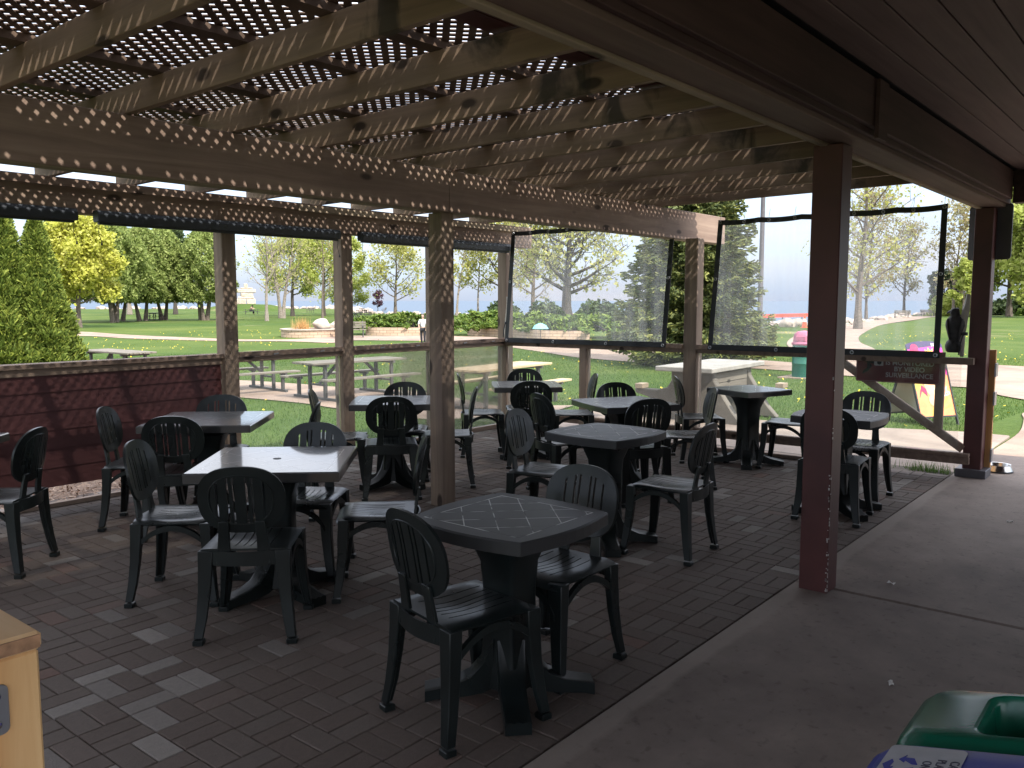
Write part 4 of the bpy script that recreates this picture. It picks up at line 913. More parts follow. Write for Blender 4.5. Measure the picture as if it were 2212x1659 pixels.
CH = [
 (2.33, 2.14, -13, 'dark resin chair nearest the camera, left of the front tiled table'),
 (2.94, 2.17, 178, 'dark resin chair tucked behind the front tiled table, facing the camera'),
 (2.345, 3.545, 43, 'dark resin chair with its back to the camera at the large left table'),
 (2.38, 4.26, -48, 'dark resin chair left of the large left table, slats showing'),
 (3.11, 3.49, 135, 'dark resin chair between the large left table and the wooden middle post'),
 (3.07, 4.10, -145, 'dark resin chair behind the large left table, only its upper back showing'),
 (2.98, 5.87, -45, 'dark resin chair left of the table beside the red wall'),
 (3.03, 5.40, 45, 'dark resin chair with its back to the camera at table beside red wall'),
 (3.60, 5.92, -135, 'dark resin chair tucked between the red wall and its table'),
 (3.77, 5.27, 135, 'dark resin chair seen edge on, right of the table beside red wall'),
 (1.905, 5.54, 133, 'dark resin chair cut by the left picture edge, turned away'),
 (4.73, 5.15, 48, 'dark resin chair with back to the camera just left of middle post'),
 (5.28, 5.58, -138, 'dark resin chair behind the table left of the middle post'),
 (4.66, 5.70, -45, 'dark resin chair facing right before the glazed railing, left of middle post'),
 (5.35, 5.10, 133, 'dark resin chair seen edge on, just right of the middle post'),
 (6.62, 5.80, -45, 'dark resin chair facing right at the small table by corner post'),
 (7.20, 5.68, -138, 'dark resin chair farthest back, before the corner post'),
 (6.48, 5.07, 43, 'dark resin chair with back turned at the small table by corner post'),
 (7.18, 5.06, 133, 'dark resin chair facing left beside the stub post of far railing'),
 (5.71, 4.09, -24, 'dark resin chair half hidden left of the dark table before far railing'),
 (5.86, 3.50, 58, 'dark resin chair with back turned between the two middle tables'),
 (6.52, 4.00, -125, 'dark resin chair behind the dark table before far railing, facing camera'),
 (6.62, 3.46, 128, 'dark resin chair facing left, overlapping the far wooden post'),
 (4.61, 3.45, -78, 'dark resin chair left of the bulging tiled table in the middle'),
 (4.76, 2.58, 95, 'dark resin chair pulled out right of the bulging tiled table'),
 (7.78, 3.90, -50, 'dark resin chair left of the lone pedestal table by far railing'),
 (7.95, 3.05, 99, 'dark resin chair right of the lone pedestal table, beside red post'),
 (7.08, 2.14, 182, 'dark resin chair facing camera before the gate, right of red post'),
 (6.30, 2.06, 5, 'dark resin chair with back turned, half hidden by the red post'),
]
GRP = 'dark resin patio chairs'
proto = thing('patio_chair', (CH[0][0], CH[0][1], 0.001), R(CH[0][2]), CH[0][3], 'chair', GRP)
chair_parts(proto)
for (x, y, a, lab) in CH[1:]: dup(proto, (x, y, 0.001), R(a), lab)

# ------------------------------------------------------------------ resin tables
def table_parts(root, half, bulge, hole):
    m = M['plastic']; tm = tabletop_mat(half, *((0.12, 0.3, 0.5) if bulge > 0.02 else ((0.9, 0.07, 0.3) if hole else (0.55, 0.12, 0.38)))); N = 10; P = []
    for (sx, sy, ex, ey) in ((1, -1, 0, 1), (1, 1, -1, 0), (-1, 1, 0, -1), (-1, -1, 1, 0)):
        for i in range(N):
            s = i/N; x = sx*half+ex*2*half*s; y = sy*half+ey*2*half*s; b = bulge*math.sin(math.pi*s); P.append((x+ey*b, y-ex*b))
    b = MB(); n = len(P)
    rings = [[(x*0.985, y*0.985, 0.692) for x, y in P], [(x, y, 0.694) for x, y in P], [(x, y, 0.738) for x, y in P], [(x*0.985, y*0.985, 0.745) for x, y in P]]
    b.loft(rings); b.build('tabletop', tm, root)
    if hole:
        MB().lathe([(0.0001, 0.0), (0.022, 0.0), (0.022, 0.0015), (0.0001, 0.0015)], 20, (0, 0, 0.7448)).build('umbrella_hole', M['black'], root)
    def sq(w, z, r=0.25):
        q = []
        for (cx, cy, a0) in ((1, 1, 0), (-1, 1, 90), (-1, -1, 180), (1, -1, 270)):
            for i in range(4):
                a = R(a0+30*i); q.append((cx*w*(1-r)+w*r*math.cos(a), cy*w*(1-r)+w*r*math.sin(a), z))
        return q
    b = MB(); b.loft([sq(half*0.62, 0.69), sq(half*0.5, 0.675), sq(0.115, 0.63), sq(0.09, 0.56), sq(0.082, 0.45), sq(0.082, 0.25), sq(0.09, 0.14), sq(0.10, 0.05)])
    b.build('pedestal', m, root, smooth=True, bevel=0.002)
    for k in range(4):
        a = R(45+90*k); c, s = math.cos(a), math.sin(a); rings = []
        for (r, z1, w, z0) in ((0.07, 0.25, 0.055, 0.05), (0.11, 0.15, 0.052, 0.03), (0.16, 0.095, 0.05, 0.02), (0.22, 0.068, 0.05, 0.014), (0.30, 0.052, 0.05, 0.010), (0.345, 0.045, 0.05, 0.0)):
            ring = [(r, -w, z0), (r, w, z0)] + [(r, w*(1-2*j/6), z1+(0.006 if j % 2 else 0)) for j in range(7)]
            rings.append([(x*c-y*s, x*s+y*c, z) for x, y, z in ring])
        b = MB(); b.loft(rings); b.build('foot', m, root, smooth=True)
TB = [
 (2.575, 2.115, 0, 0, 'front resin table with bulging sides and diagonal tile grooves, nearest camera'),
 (2.715, 3.865, 43, 1, 'large square resin table at left with shiny grooved top and centre hole'),
 (3.36, 5.60, 43, 1, 'square resin table standing close to the red siding wall'),
 (4.665, 3.01, -3, 0, 'resin table with bulging sides in the middle, behind the front table'),
 (5.00, 5.41, 43, 2, 'square resin table partly hidden by the wooden middle post'),
 (6.83, 5.39, 43, 2, 'small resin table set before the corner post'),
 (6.16, 3.79, -30, 2, 'dark resin table between the stub post and far wooden post'),
 (7.86, 3.42, -22, 3, 'lone pedestal resin table showing its whole column by far railing'),
 (6.51, 2.10, 3, 0, 'resin table half hidden behind the red post before the gate'),
 (1.62, 6.02, 43, 1, 'resin table of which only a corner shows at left edge'),
]
TP = {}
for (x, y, a, k, lab) in TB:
    if k not in TP:
        TP[k] = thing('patio_table', (x, y, 0.001), R(a), lab, 'table', 'dark resin patio tables')
        table_parts(TP[k], *((0.285, 0.04, 0), (0.385, 0.0, 1), (0.34, 0.012, 0), (0.285, 0.012, 0))[k])
    else: dup(TP[k], (x, y, 0.001), R(a), lab)

# ------------------------------------------------------------------ foreground: pine gate post and bins
gp = thing('pine_half_wall', (0.55, 1.75, 0), 0, 'fresh pine half wall end with steel plate at bottom left', 'half wall')
MB().box(-0.5, 0.12, 0.0, 1.6, 0.912, 0.95).build('cap_board', M['newwood_y'], gp, bevel=0.008)
MB().box(-0.49, 0.114, -0.0025, 0.002, 0.918, 0.944).build('cap_end_grain', M['endgrain'], gp)
MB().box(-0.04, 0.115, 0.008, 0.148, 0.0, 0.911).build('post', M['newwood_z'], gp, bevel=0.005)
MB().box(-0.5, -0.042, 0.03, 0.07, 0.1, 0.91).build('board', M['newwood_z'], gp, bevel=0.004)
pl_ = MB().prism([(x+0.014, y+0.814) for x, y in rrect(0.08, 0.10, 0.014)], 0.003, 0.0075, 'y').build('steel_plate', M['galv'], gp, bevel=0.001)
b = MB()
for (x, z) in ((-0.022, 0.83), (-0.022, 0.75)): b.lathe([(0.0001, 0.004), (0.007, 0.003), (0.008, 0)], 10, (0, 0, 0)).xf(Matrix.Identity(4)); break
sc = MB()
for (x, z) in ((0.032, 0.842), (0.032, 0.786)):
    q = MB().lathe([(0.009, 0), (0.007, 0.003), (0.0001, 0.004)], 12); q.xf(Matrix.Translation((x, 0.003, z)) @ Matrix.Rotation(R(90), 4, 'X')); sc.add(q.v, q.f)
sc.build('screw_head', M['steel'], pl_, smooth=True)

def bin_(x0, x1, y1, L, H, mat, label, op, seed):
    t = thing('recycling_bin', ((x0+x1)/2, y1-L/2, 0.012), 0, label, 'bin', 'slim recycling bins on the walk'); w = (x1-x0)/2; l = L/2
    def rr(a, c, r, z, n=5): return [(px, py, z) for px, py in rrect(2*a, 2*c, r, n)]
    MB().loft([rr(w*0.78, l*0.86, 0.03, 0), rr(w*0.9, l*0.95, 0.035, H-0.10)]).build('body', mat, t, smooth=True, bevel=0.003)
    # lid: rim, crowned top with a slanted front and an oblong opening
    ow, oy0, oy1 = w*0.62, -l*0.62, l*0.50
    b = MB(); outer = [rr(w*0.97, l*0.99, 0.05, H-0.115), rr(w, l, 0.05, H-0.10), rr(w, l, 0.05, H-0.045), rr(w*0.93, l*0.97, 0.05, H-0.018), rr(w*0.80, l*0.90, 0.045, H)]
    if op:
        cy = (oy0+oy1)/2; hl = (oy1-oy0)/2
        def hole(a, c, r, z): return [(px, py+cy, z) for px, py in rrect(2*a, 2*c, r, 5)]
        outer += [hole(ow*1.08, hl*1.06, 0.035, H+0.001), hole(ow, hl, 0.03, H-0.012), hole(ow*0.9, hl*0.94, 0.03, H-0.10), hole(ow*0.86, hl*0.92, 0.03, H-0.42)]
    else:
        outer += [rr(w*0.5, l*0.6, 0.03, H+0.003)]
    b.loft(outer, cap=True); lo = b.build('lid', mat, t, smooth=True, bevel=0.003)
    return t, H
g1, _ = bin_(1.665, 1.965, 0.425, 0.58, 0.75, M['greenplastic'], 'green slim recycling bin with an oblong opening in its lid', True, 1)
g2, H2 = bin_(1.352, 1.652, 0.437, 0.58, 0.756, M['blueplastic'], 'blue slim recycling bin with a white sticker on its lid', False, 2)
st = MB().prism([(x+0.005, y+0.19) for x, y in rrect(0.2, 0.125, 0.012)], H2+0.0042, H2+0.0052, 'z').build('sticker', M['sticker'], g2)
text('CANS &\nPLASTIC\nONLY', 0.021, M['inkgrey'], g2, (0.02, 0.160, H2+0.0056), rot=(0, 0, R(180)), name='lettering', lspace=1.0)
b = MB()
for k in range(3):
    a = R(90+120*k)
    def rp(r, da): return (0.02+0.8*r*math.cos(a+da), 0.218+0.62*r*math.sin(a+da))
    b.prism([rp(0.042, -0.75), rp(0.048, 0.0), rp(0.042, 0.55), rp(0.056, 0.5), rp(0.034, 0.95), rp(0.018, 0.35), rp(0.028, 0.4), rp(0.028, -0.6)], H2+0.0052, H2+0.0060, 'z')
b.build('recycling_symbol', M['blueplastic'], g2)
# the lids slope up towards the building side
for t_ in (g1, g2):
    for o in t_.children:
        if not o.matrix_basis == Matrix.Identity(4):
            o.data.transform(o.matrix_basis); o.matrix_basis = Matrix.Identity(4)
        for v in o.data.vertices: v.co.z += 0.24*(0.29-v.co.y)*min(1.0, v.co.z/0.7)

# dog bowl
db_ = thing('dog_bowl', (8.93, 1.42, -0.012 if False else 0.013), 0, 'shiny steel dog bowl on the walk beside end post', 'bowl')
MB().lathe([(0.125, 0), (0.128, 0.008), (0.105, 0.062), (0.11, 0.068), (0.100, 0.066), (0.085, 0.02), (0.0001, 0.016)], 28).build('bowl', M['steel'], db_, smooth=True)
MB().lathe([(0.122, 0.0), (0.132, 0.004), (0.128, 0.014), (0.12, 0.014)], 28).build('rubber_ring', M['black'], db_, smooth=True)
# scraps of paper on the slab
for i, (x, y, a, lab) in enumerate(((3.62, 0.92, 0.4, 'tiny white paper scrap on concrete nearer the bins'), (4.95, 1.28, 1.2, 'tiny white paper scrap on concrete behind red post'), (6.9, 1.0, 2.2, 'tiny pale scrap far along the concrete walk'))):
    b = MB(); N = 5
    b.add([(0.022*(u-2)/2, 0.009*(v-1), 0.006+0.006*math.sin(u*1.7+v*2+i)) for u in range(5) for v in range(3)], [(u*3+v, u*3+v+1, u*3+v+4, u*3+v+3) for u in range(4) for v in range(2)])
    o = b.build('paper_scrap', M['white'], solid=0.001); o.location = (x, y, 0.013); o.rotation_euler = (0, 0, a); tag(o, lab, 'litter')

# ------------------------------------------------------------------ falcon decoy on the rail
fd = thing('falcon_decoy', (8.455, 1.745, 1.137), 0, 'dark falcon decoy perched on the gate rail beside end post', 'decoy')
rings = []
for (z, ry, rx, oy, ox) in ((0.0,0.055,0.055,0,0),(0.02,0.068,0.066,0,0),(0.06,0.074,0.07,0,0),(0.095,0.064,0.06,0.0,0),(0.115,0.047,0.045,0,0)):
    rings.append([(ox+rx*math.cos(a), oy+ry*math.sin(a), z) for a in [2*math.pi*k/18 for k in range(18)]])
MB().loft(rings).build('perch_ball', M['falcon'], fd, smooth=True)
rings = []
for (z, ry, rx, oy, ox) in ((0.10,0.045,0.035,-0.005,0.0),(0.14,0.06,0.045,-0.005,0.0),(0.19,0.075,0.058,-0.006,0.0),(0.24,0.088,0.066,-0.006,0.0),(0.28,0.086,0.064,-0.006,0.0),(0.31,0.064,0.055,-0.003,0),(0.325,0.044,0.045,0.0,0),(0.345,0.041,0.042,0.006,0),(0.37,0.041,0.042,0.008,0),(0.39,0.033,0.034,0.004,0),(0.402,0.016,0.018,0.002,0)):
    rings.append([(ox+rx*math.cos(a), oy+ry*math.sin(a)*(1+0.05*math.sin(3*a)), z) for a in [2*math.pi*k/20 for k in range(20)]])
MB().loft(rings).build('body', M['falcon'], fd, smooth=True)
MB().tube([(0, 0.038, 0.366), (0, 0.055, 0.362), (0, 0.067, 0.352), (0, 0.070, 0.342)], [0.016, 0.011, 0.006, 0.001], 8).build('beak', M['black'], fd, smooth=True)
for sy in (-1, 1):
    q = MB(); rings = []
    for (z, w, t) in ((0.10,0.01,0.006),(0.16,0.028,0.012),(0.23,0.035,0.016),(0.28,0.03,0.014),(0.305,0.012,0.006)):
        rings.append([(-0.03+w*math.cos(a), sy*(0.060)*min(1, 0.35+z*2.3)-0.006+t*math.sin(a), z) for a in [2*math.pi*k/10 for k in range(10)]])
    q.loft(rings).build('wing', M['falcon'], fd, smooth=True)
MB().beam((-0.03, -0.005, 0.16), (-0.06, -0.005, 0.06), 0.05, 0.012, w1=0.03, h1=0.006).build('tail', M['falcon'], fd)

# ------------------------------------------------------------------ sandwich board by the gate
af = thing('sandwich_board', (12.65, 2.98, float(terr(12.65, 2.98))), math.atan2(-0.50, 0.86), 'bright pink and orange sandwich board standing on grass beyond gate', 'sign')
W2, Hh = 0.31, 0.98
def AF(sgn):  # leaning panel transform: bottom at y=sgn*0.30, top at y=0
    return Matrix.Translation((0, sgn*0.33, 0)) @ Matrix.Rotation(math.atan2(sgn*0.33, 1.02), 4, 'X')
for sgn, nm_ in ((-1, 'front_panel'), (1, 'back_panel')):
    T = AF(sgn); b = MB()
    b.box(-W2-0.02, -W2, -0.015, 0.015, -0.02, Hh+0.02); b.box(W2, W2+0.02, -0.015, 0.015, -0.02, Hh+0.02); b.box(-W2, W2, -0.012, 0.012, 0.11, 0.13); b.box(-W2, W2, -0.012, 0.012, Hh, Hh+0.02); b.xf(T)
    fo = b.build('frame', M['black'], af)
    b = MB().box(-W2, W2, -0.004, 0.004, 0.13, Hh); b.xf(T); b.build(nm_, M['poster_orange'] if sgn < 0 else M['boardwhite'], fo)
T = AF(-1)
def flat(poly, mat, name, d):
    b = MB().prism(poly, -0.0045-d, -0.0042, 'y'); b.xf(T); return b.build(name, mat, af)
flat([(-W2,Hh*0.62),(-0.1,Hh*0.72),(-0.02,Hh),(-W2,Hh)], M['poster_pink'], 'poster_shape', 0.001)
flat([(0.02,Hh*0.75),(0.12,Hh*0.9),(W2,Hh*0.7),(W2,Hh),(0.0,Hh)], M['poster_pink'], 'poster_shape', 0.001)
flat([(-W2,Hh*0.5),(-0.2,Hh*0.52),(-0.16,Hh*0.64),(-W2,Hh*0.66)], M['poster_yellow'], 'poster_shape', 0.0018)
flat([(-W2,Hh*0.70),(-0.2,Hh*0.70),(-0.14,Hh*0.86),(-W2,Hh*0.84)], M['poster_red'], 'poster_shape', 0.0022)
flat([(-0.14+0.11*math.cos(a)+0.1, Hh*0.66+0.24*math.sin(a)) for a in [2*math.pi*k/18 for k in range(18)]], M['poster_peach'], 'poster_shape', 0.003)
flat([(0.02+0.13*math.cos(a), Hh*0.36+0.10*math.sin(a)) for a in [2*math.pi*k/18 for k in range(18)]], M['poster_peach'], 'poster_shape', 0.0035)
flat([(-0.26,Hh*0.40),(-0.2,Hh*0.5),(-0.12,Hh*0.42),(-0.12,Hh*0.52),(-0.2,Hh*0.58)], M['poster_red'], 'poster_shape', 0.0038)
for k in range(6):
    a0 = R(10+k*22); a1 = a0+R(8); flat([(0.05, Hh*0.2), (0.05+0.33*math.cos(a0)*0.7, Hh*0.2+0.33*math.sin(a0)), (0.05+0.33*math.cos(a1)*0.7, Hh*0.2+0.33*math.sin(a1))], M['poster_yellow'], 'poster_ray', 0.0015)
flat([(-0.1,0.14),(0.02,0.14),(0.0,Hh*0.28),(-0.06,Hh*0.26)], M['poster_yellow'], 'poster_shape', 0.0026)
tt = text('Fuzzy\n Peach', 0.105, M['white'], af, (0, 0, 0), name='lettering', ext=0.0008, bold=0.002, lspace=0.7)
tt.matrix_local = T @ Matrix.Translation((0.14, -0.0105, Hh*0.47)) @ Matrix.Rotation(R(90), 4, 'X') @ Matrix.Rotation(R(12), 4, 'Z')
# arched header plate
hp = [(-W2-0.01, Hh+0.02), (W2+0.01, Hh+0.02), (W2+0.01, Hh+0.15)]+[( (W2+0.01)*math.cos(R(180*k/12)), Hh+0.15+0.055*math.sin(R(180*k/12))) for k in range(1, 12)]+[(-W2-0.01, Hh+0.15)]
b = MB().prism(hp, -0.006, 0.006, 'y'); b.xf(T); b.build('header', M['poster_navy'], af)
b = MB().prism([(-W2,Hh+0.03),(W2,Hh+0.03),(W2,Hh+0.10),(0.1,Hh+0.125),(-W2,Hh+0.09)], -0.0082, -0.0065, 'y'); b.xf(T); b.build('poster_shape', M['poster_pink'], af)
b = MB().prism([(-0.19+0.075*math.cos(a), Hh+0.08+0.085*math.sin(a)) for a in [2*math.pi*k/14 for k in range(14)]], -0.0098, -0.0084, 'y'); b.xf(T); b.build('poster_shape', M['poster_red'], af)
b = MB().prism([(0.0,Hh+0.03),(-0.01,Hh+0.09),(0.03,Hh+0.06),(0.06,Hh+0.115),(0.09,Hh+0.06),(0.14,Hh+0.10),(0.13,Hh+0.03)], -0.0104, -0.0086, 'y'); b.xf(T); b.build('poster_crown', M['poster_yellow'], af)
tt = text('NEW', 0.065, M['white'], af, (0, 0, 0), name='lettering', ext=0.0008, bold=0.002)
tt.matrix_local = T @ Matrix.Translation((0.20, -0.0075, Hh+0.145)) @ Matrix.Rotation(R(90), 4, 'X')

# ------------------------------------------------------------------ picnic tables outside
def picnic(x, y, a, L, label, wm, dz=0.0, detail=True):
    t = thing('picnic_table', (x, y, float(terr(x, y))+0.02+dz), R(a), label, 'picnic table', 'picnic tables on the lawn')
    b = MB()
    for k in range(5): b.box(-L/2, L/2, -0.37+k*0.15, -0.37+k*0.15+0.142, 0.72, 0.76)
    b.build('tabletop', wm, t, bevel=0.004)
    for s in (-1, 1):
        b = MB(); b.box(-L/2, L/2, s*0.7-0.125, s*0.7-0.003, 0.42, 0.458); b.box(-L/2, L/2, s*0.7+0.003, s*0.7+0.125, 0.42, 0.458); b.build('bench', wm, t, bevel=0.004)
    for s in (-1, 1):
        xx = s*(L/2-0.35); b = MB()
        b.box(xx-0.03, xx+0.03, -0.82, 0.82, 0.0, 0.05)
        for q in (-0.66, 0.66): b.box(xx-0.03, xx+0.03, q-0.03, q+0.03, 0.05, 0.41)
        for q in (-0.26, 0.26): b.box(xx-0.03, xx+0.03, q-0.03, q+0.03, 0.05, 0.70)
        b.box(xx-0.028, xx+0.028, -0.36, 0.36, 0.665, 0.715); b.box(xx-0.028, xx+0.028, -0.82, -0.56, 0.375, 0.417); b.box(xx-0.028, xx+0.028, 0.56, 0.82, 0.375, 0.417)
        b.beam((xx-s*0.03, 0, 0.3), (xx-s*0.5, 0, 0.70), 0.05, 0.05); b.box(xx-0.025, xx+0.025, -0.23, 0.23, 0.28, 0.32)
        b.build('frame', M['frame_metal'], t)
    return t
picnic(10.35, 16.3, -6, 2.4, 'grey picnic table left of the second railing post', M['greywood'])
picnic(11.55, 13.75, -3, 2.4, 'grey picnic table seen between the railing posts', M['greywood'])
picnic(12.25, 10.25, 5, 2.45, 'pale new board picnic table behind the corner post', M['palewood'])
picnic(10.0, 20.7, 92, 2.3, 'grey picnic table whose top shows above the red wall', M['greywood'])
# concrete picnic table
ct = thing('concrete_table', (10.98, 5.32, float(terr(10.98, 5.32))), R(2), 'concrete picnic table with pale slab top beyond far railing', 'table')
MB().box(-0.92, 0.92, -0.40, 0.42, 0.70, 0.765).build('tabletop', M['conc_top'], ct, bevel=0.01)
prof = [(-0.75,0.0),(0.75,0.0),(0.70,0.14),(0.62,0.30),(0.85,0.36),(0.86,0.42),(0.52,0.42),(0.36,0.46),(0.30,0.56),(0.30,0.70),(-0.30,0.70),(-0.32,0.58),(-0.46,0.36),(-0.60,0.16)]
for xx in (-0.62, 0.58): MB().prism(prof, xx-0.06, xx+0.06, 'x').build('leg', M['conc_table'], ct, bevel=0.012)
b = MB()
for z in (0.40, 0.54): b.box(-0.55, 0.51, -0.30, -0.262, z, z+0.132)
b.build('side_board', M['greywood'], ct, bevel=0.004)
for xx in (-0.62, 0.58):
    for s_ in (-0.78, 0.78): MB().box(xx-0.09, xx+0.09, s_-0.06, s_+0.06, 0.421, 0.49).build('seat_block', M['ledger'], ct, bevel=0.006)

# ------------------------------------------------------------------ plants
def quads(c, u, v):
    V = np.stack([c-u-v, c+u-v, c+u+v, c-u+v], 1).reshape(-1, 3); return V, np.arange(len(V)).reshape(-1, 4)
def unit(n):
    a = nrg.normal(size=(n, 3)); return a/np.linalg.norm(a, axis=1, keepdims=True)
def leafcloud(c, size, up=0.0, aspect=0.55):
    n = len(c); d = unit(n); d[:, 2] += up; d /= np.linalg.norm(d, axis=1, keepdims=True)
    e = np.cross(d, unit(n)); e /= np.linalg.norm(e, axis=1, keepdims=True)+1e-9; s = size*nrg.uniform(.5, 1.35, (n, 1))
    return quads(c, d*s/2, e*s/2*aspect)
def tree(name, x, y, H, r, label, leaf, nleaf, lsize, bark='bark', trunk=0.18, cb=0.25, limbs=16, up=0.6, lean=0.0, group=None, sub=6, twig=3, shape='round', cat='tree', z0=None, seed=None, trunks=1, spread=0.28):
    rg = random.Random(seed if seed is not None else int(x*97+y*31))
    t = thing(name, (x, y, float(terr(x, y)) if z0 is None else z0), 0, label, cat, group)
    b = MB(); tips = []
    for tk in range(trunks):
        ta = 2*math.pi*tk/max(1, trunks)+rg.uniform(-.4, .4); off = Vector((math.cos(ta), math.sin(ta), 0))*(0 if trunks == 1 else trunk*0.8)
        ld = Vector((math.cos(ta), math.sin(ta), 0))*(lean if trunks == 1 else H*0.13)
        def tp(s): return off+ld*s**1.3+Vector((0.03*H*math.sin(4*s+ta)*s, 0.03*H*math.sin(5*s+1+ta)*s, H*0.93*s))
        b.tube([tp(s/8) for s in range(9)], [trunk*1.35 if s == 0 else trunk*(1-0.88*s/8) for s in range(9)], 7)
        for i in range(limbs):
            s = cb+(0.97-cb)*(i+rg.random()*0.6)/limbs; a = i*2.4+rg.uniform(-.5, .5)+tk
            q = (s-cb)/(1-cb)
            prof = {'round': math.sin(math.pi*min(0.97, 0.22+0.75*q))**0.7, 'cone': 1.02-q*0.93, 'vase': 0.45+0.6*q-0.55*q**4, 'up': 0.5+0.5*math.sin(math.pi*(0.15+q*0.8))}[shape]
            L = r*prof*rg.uniform(.75, 1.12); p0 = tp(s); el = up*(0.6+0.7*q); d = Vector((math.cos(a)*math.cos(el), math.sin(a)*math.cos(el), math.sin(el)))
            P = [p0]; n = 5
            for k in range(1, n+1):
                d = (d+Vector((rg.uniform(-.18,.18), rg.uniform(-.18,.18), 0.06+rg.uniform(-.1,.14)))).normalized(); P.append(P[-1]+d*L/n)
            r0 = max(0.012, trunk*0.42*(1-0.65*q)); b.tube(P, [r0*(1-0.85*k/n) for k in range(n+1)], 5, cap=False)
            for j in range(sub):
                w = 0.25+0.75*(j+rg.random()*.6)/sub; i0 = min(n-1, int(w*n)); p = P[i0].lerp(P[i0+1], min(1, w*n-i0)); dd = (P[i0+1]-P[i0]).normalized()
                o = Vector((rg.gauss(0,1), rg.gauss(0,1), rg.gauss(0.3,0.7))).normalized(); sd = (dd*0.7+o*0.8).normalized(); sL = L*0.42*rg.uniform(.6, 1.2)*(1.15-0.5*w)
                Q = [p, p+sd*sL*0.5, p+(sd+Vector((0,0,.18))).normalized()*sL]; rr = max(0.006, r0*0.28); b.tube(Q, [rr, rr*0.6, rr*0.25], 3, cap=False)
                tips += [Q[1], Q[2]]
                for k in range(twig):
                    o = Vector((rg.gauss(0,1), rg.gauss(0,1), rg.gauss(0.25,0.7))).normalized(); e = Q[1].lerp(Q[2], rg.random()); f = e+(sd*0.6+o*0.8).normalized()*sL*0.5
                    b.tube([e, f], [rr*0.45, rr*0.15], 3, cap=False); tips += [f, e.lerp(f, 0.5)]
    b.build('trunk', M[bark], t, smooth=False)
    T = np.array([tuple(p) for p in tips]); idx = nrg.integers(0, len(T), nleaf)
    c = T[idx]+nrg.normal(0, r*spread*0.28, (nleaf, 3)); V, F = leafcloud(c, lsize, 0.1, 0.7); np_mesh('crown', V, F, M[leaf], t)
    return t
GT = 'trees across the park lawn'
def far_conifer(x, y, H, r, label, trunks, leaf='cedar_far', cb=0.2, n=7000, ls=0.42, group='multi-stemmed cedars of the grove', bark='bark', tr=0.17, shape='cedar', z0=None):
    rg = random.Random(int(x*50+y)); t = thing('cedar_tree', (x, y, float(terr(x, y)) if z0 is None else z0), 0, label, 'tree', group)
    b = MB()
    for k in range(trunks):
        a = 2*math.pi*k/trunks+rg.uniform(-.5,.5); s0 = Vector((math.cos(a), math.sin(a), 0))
        o0 = s0*(0.15+0.35*rg.random())*(trunks > 1); ln = s0*rg.uniform(0.2, 0.9)*(trunks > 1)
        b.tube([o0, o0+ln*0.35+Vector((0,0,H*0.13)), o0+ln*0.8+Vector((0,0,H*0.3)), o0*0.5+ln+Vector((0,0,H*0.75))], [tr*1.5, tr, tr*0.85, tr*0.3], 7)
    b.build('trunk', M[bark], t)
    u = nrg.random(n); th = nrg.uniform(0, 2*np.pi, n)
    prof = (np.sin(np.pi*np.clip(0.08+0.92*u, 0, 1)**0.75)**0.55) if shape == 'cedar' else np.clip(1.05-u, 0, 1)**0.8
    lump = 1+0.20*np.sin(3*th+7*u+x)+0.14*np.sin(7*th-13*u+y)+0.10*np.sin(11*th+23*u)
    rad = r*prof*lump*(0.45+0.6*nrg.random(n)**0.35)
    c = np.c_[rad*np.cos(th), rad*np.sin(th), H*(cb+(1-cb)*u)+nrg.normal(0, .12, n)]
    V, F = leafcloud(c, ls, 0.5, 0.6); np_mesh('crown', V, F, M[leaf], t); return t
# the grove on the left
GROVE = [(33.6,80.6,9.2,2.5,5,'leftmost cedar of the grove, several dark stems behind arborvitae'),(37.7,78.4,9.6,2.7,3,'cedar with three stems, second from the grove left end'),(40.6,83.2,9.4,2.6,2,'cedar with a forked dark trunk in the grove middle'),(42.6,82.4,9.3,2.5,2,'slim cedar just right of the forked grove trunk'),(45.4,83.6,9.5,2.5,2,'cedar whose stems cross before the shaded picnic table'),(48.0,80.0,9.3,2.8,5,'rightmost cedar of the grove with five leaning stems')]
for (x, y, H, r, n, lab) in GROVE: far_conifer(x, y, H, r, lab, n, n=24000, ls=0.2, cb=0.21)
tree('birch_tree', 66.5, 119, 13, 3.2, 'tall dark leafy tree just behind the cedar grove', 'leaf_dark', 9000, 0.42, 'barkdark', 0.3, 0.25, 16, 0.7, group=GT)
tree('birch_tree', 61.5, 123, 11, 2.6, 'shorter dark tree with bare foot behind the cedar grove', 'leaf_dark', 6000, 0.42, 'barkpale', 0.35, 0.22, 14, 0.7, group=GT)
tree('maple_tree', 28.6, 65.0, 8.0, 3.0, 'yellow flowering maple between the arborvitae and the grove', 'leaf_yellow', 30000, 0.19, 'bark', 0.2, 0.22, 22, 0.5, group=GT)
tree('maple_tree', 12.5, 60, 12, 3.8, 'half bare yellowish maple behind the arborvitae', 'leaf_bud', 2480, 0.22, 'bark', 0.2, 0.2, 16, 0.7, group=GT)
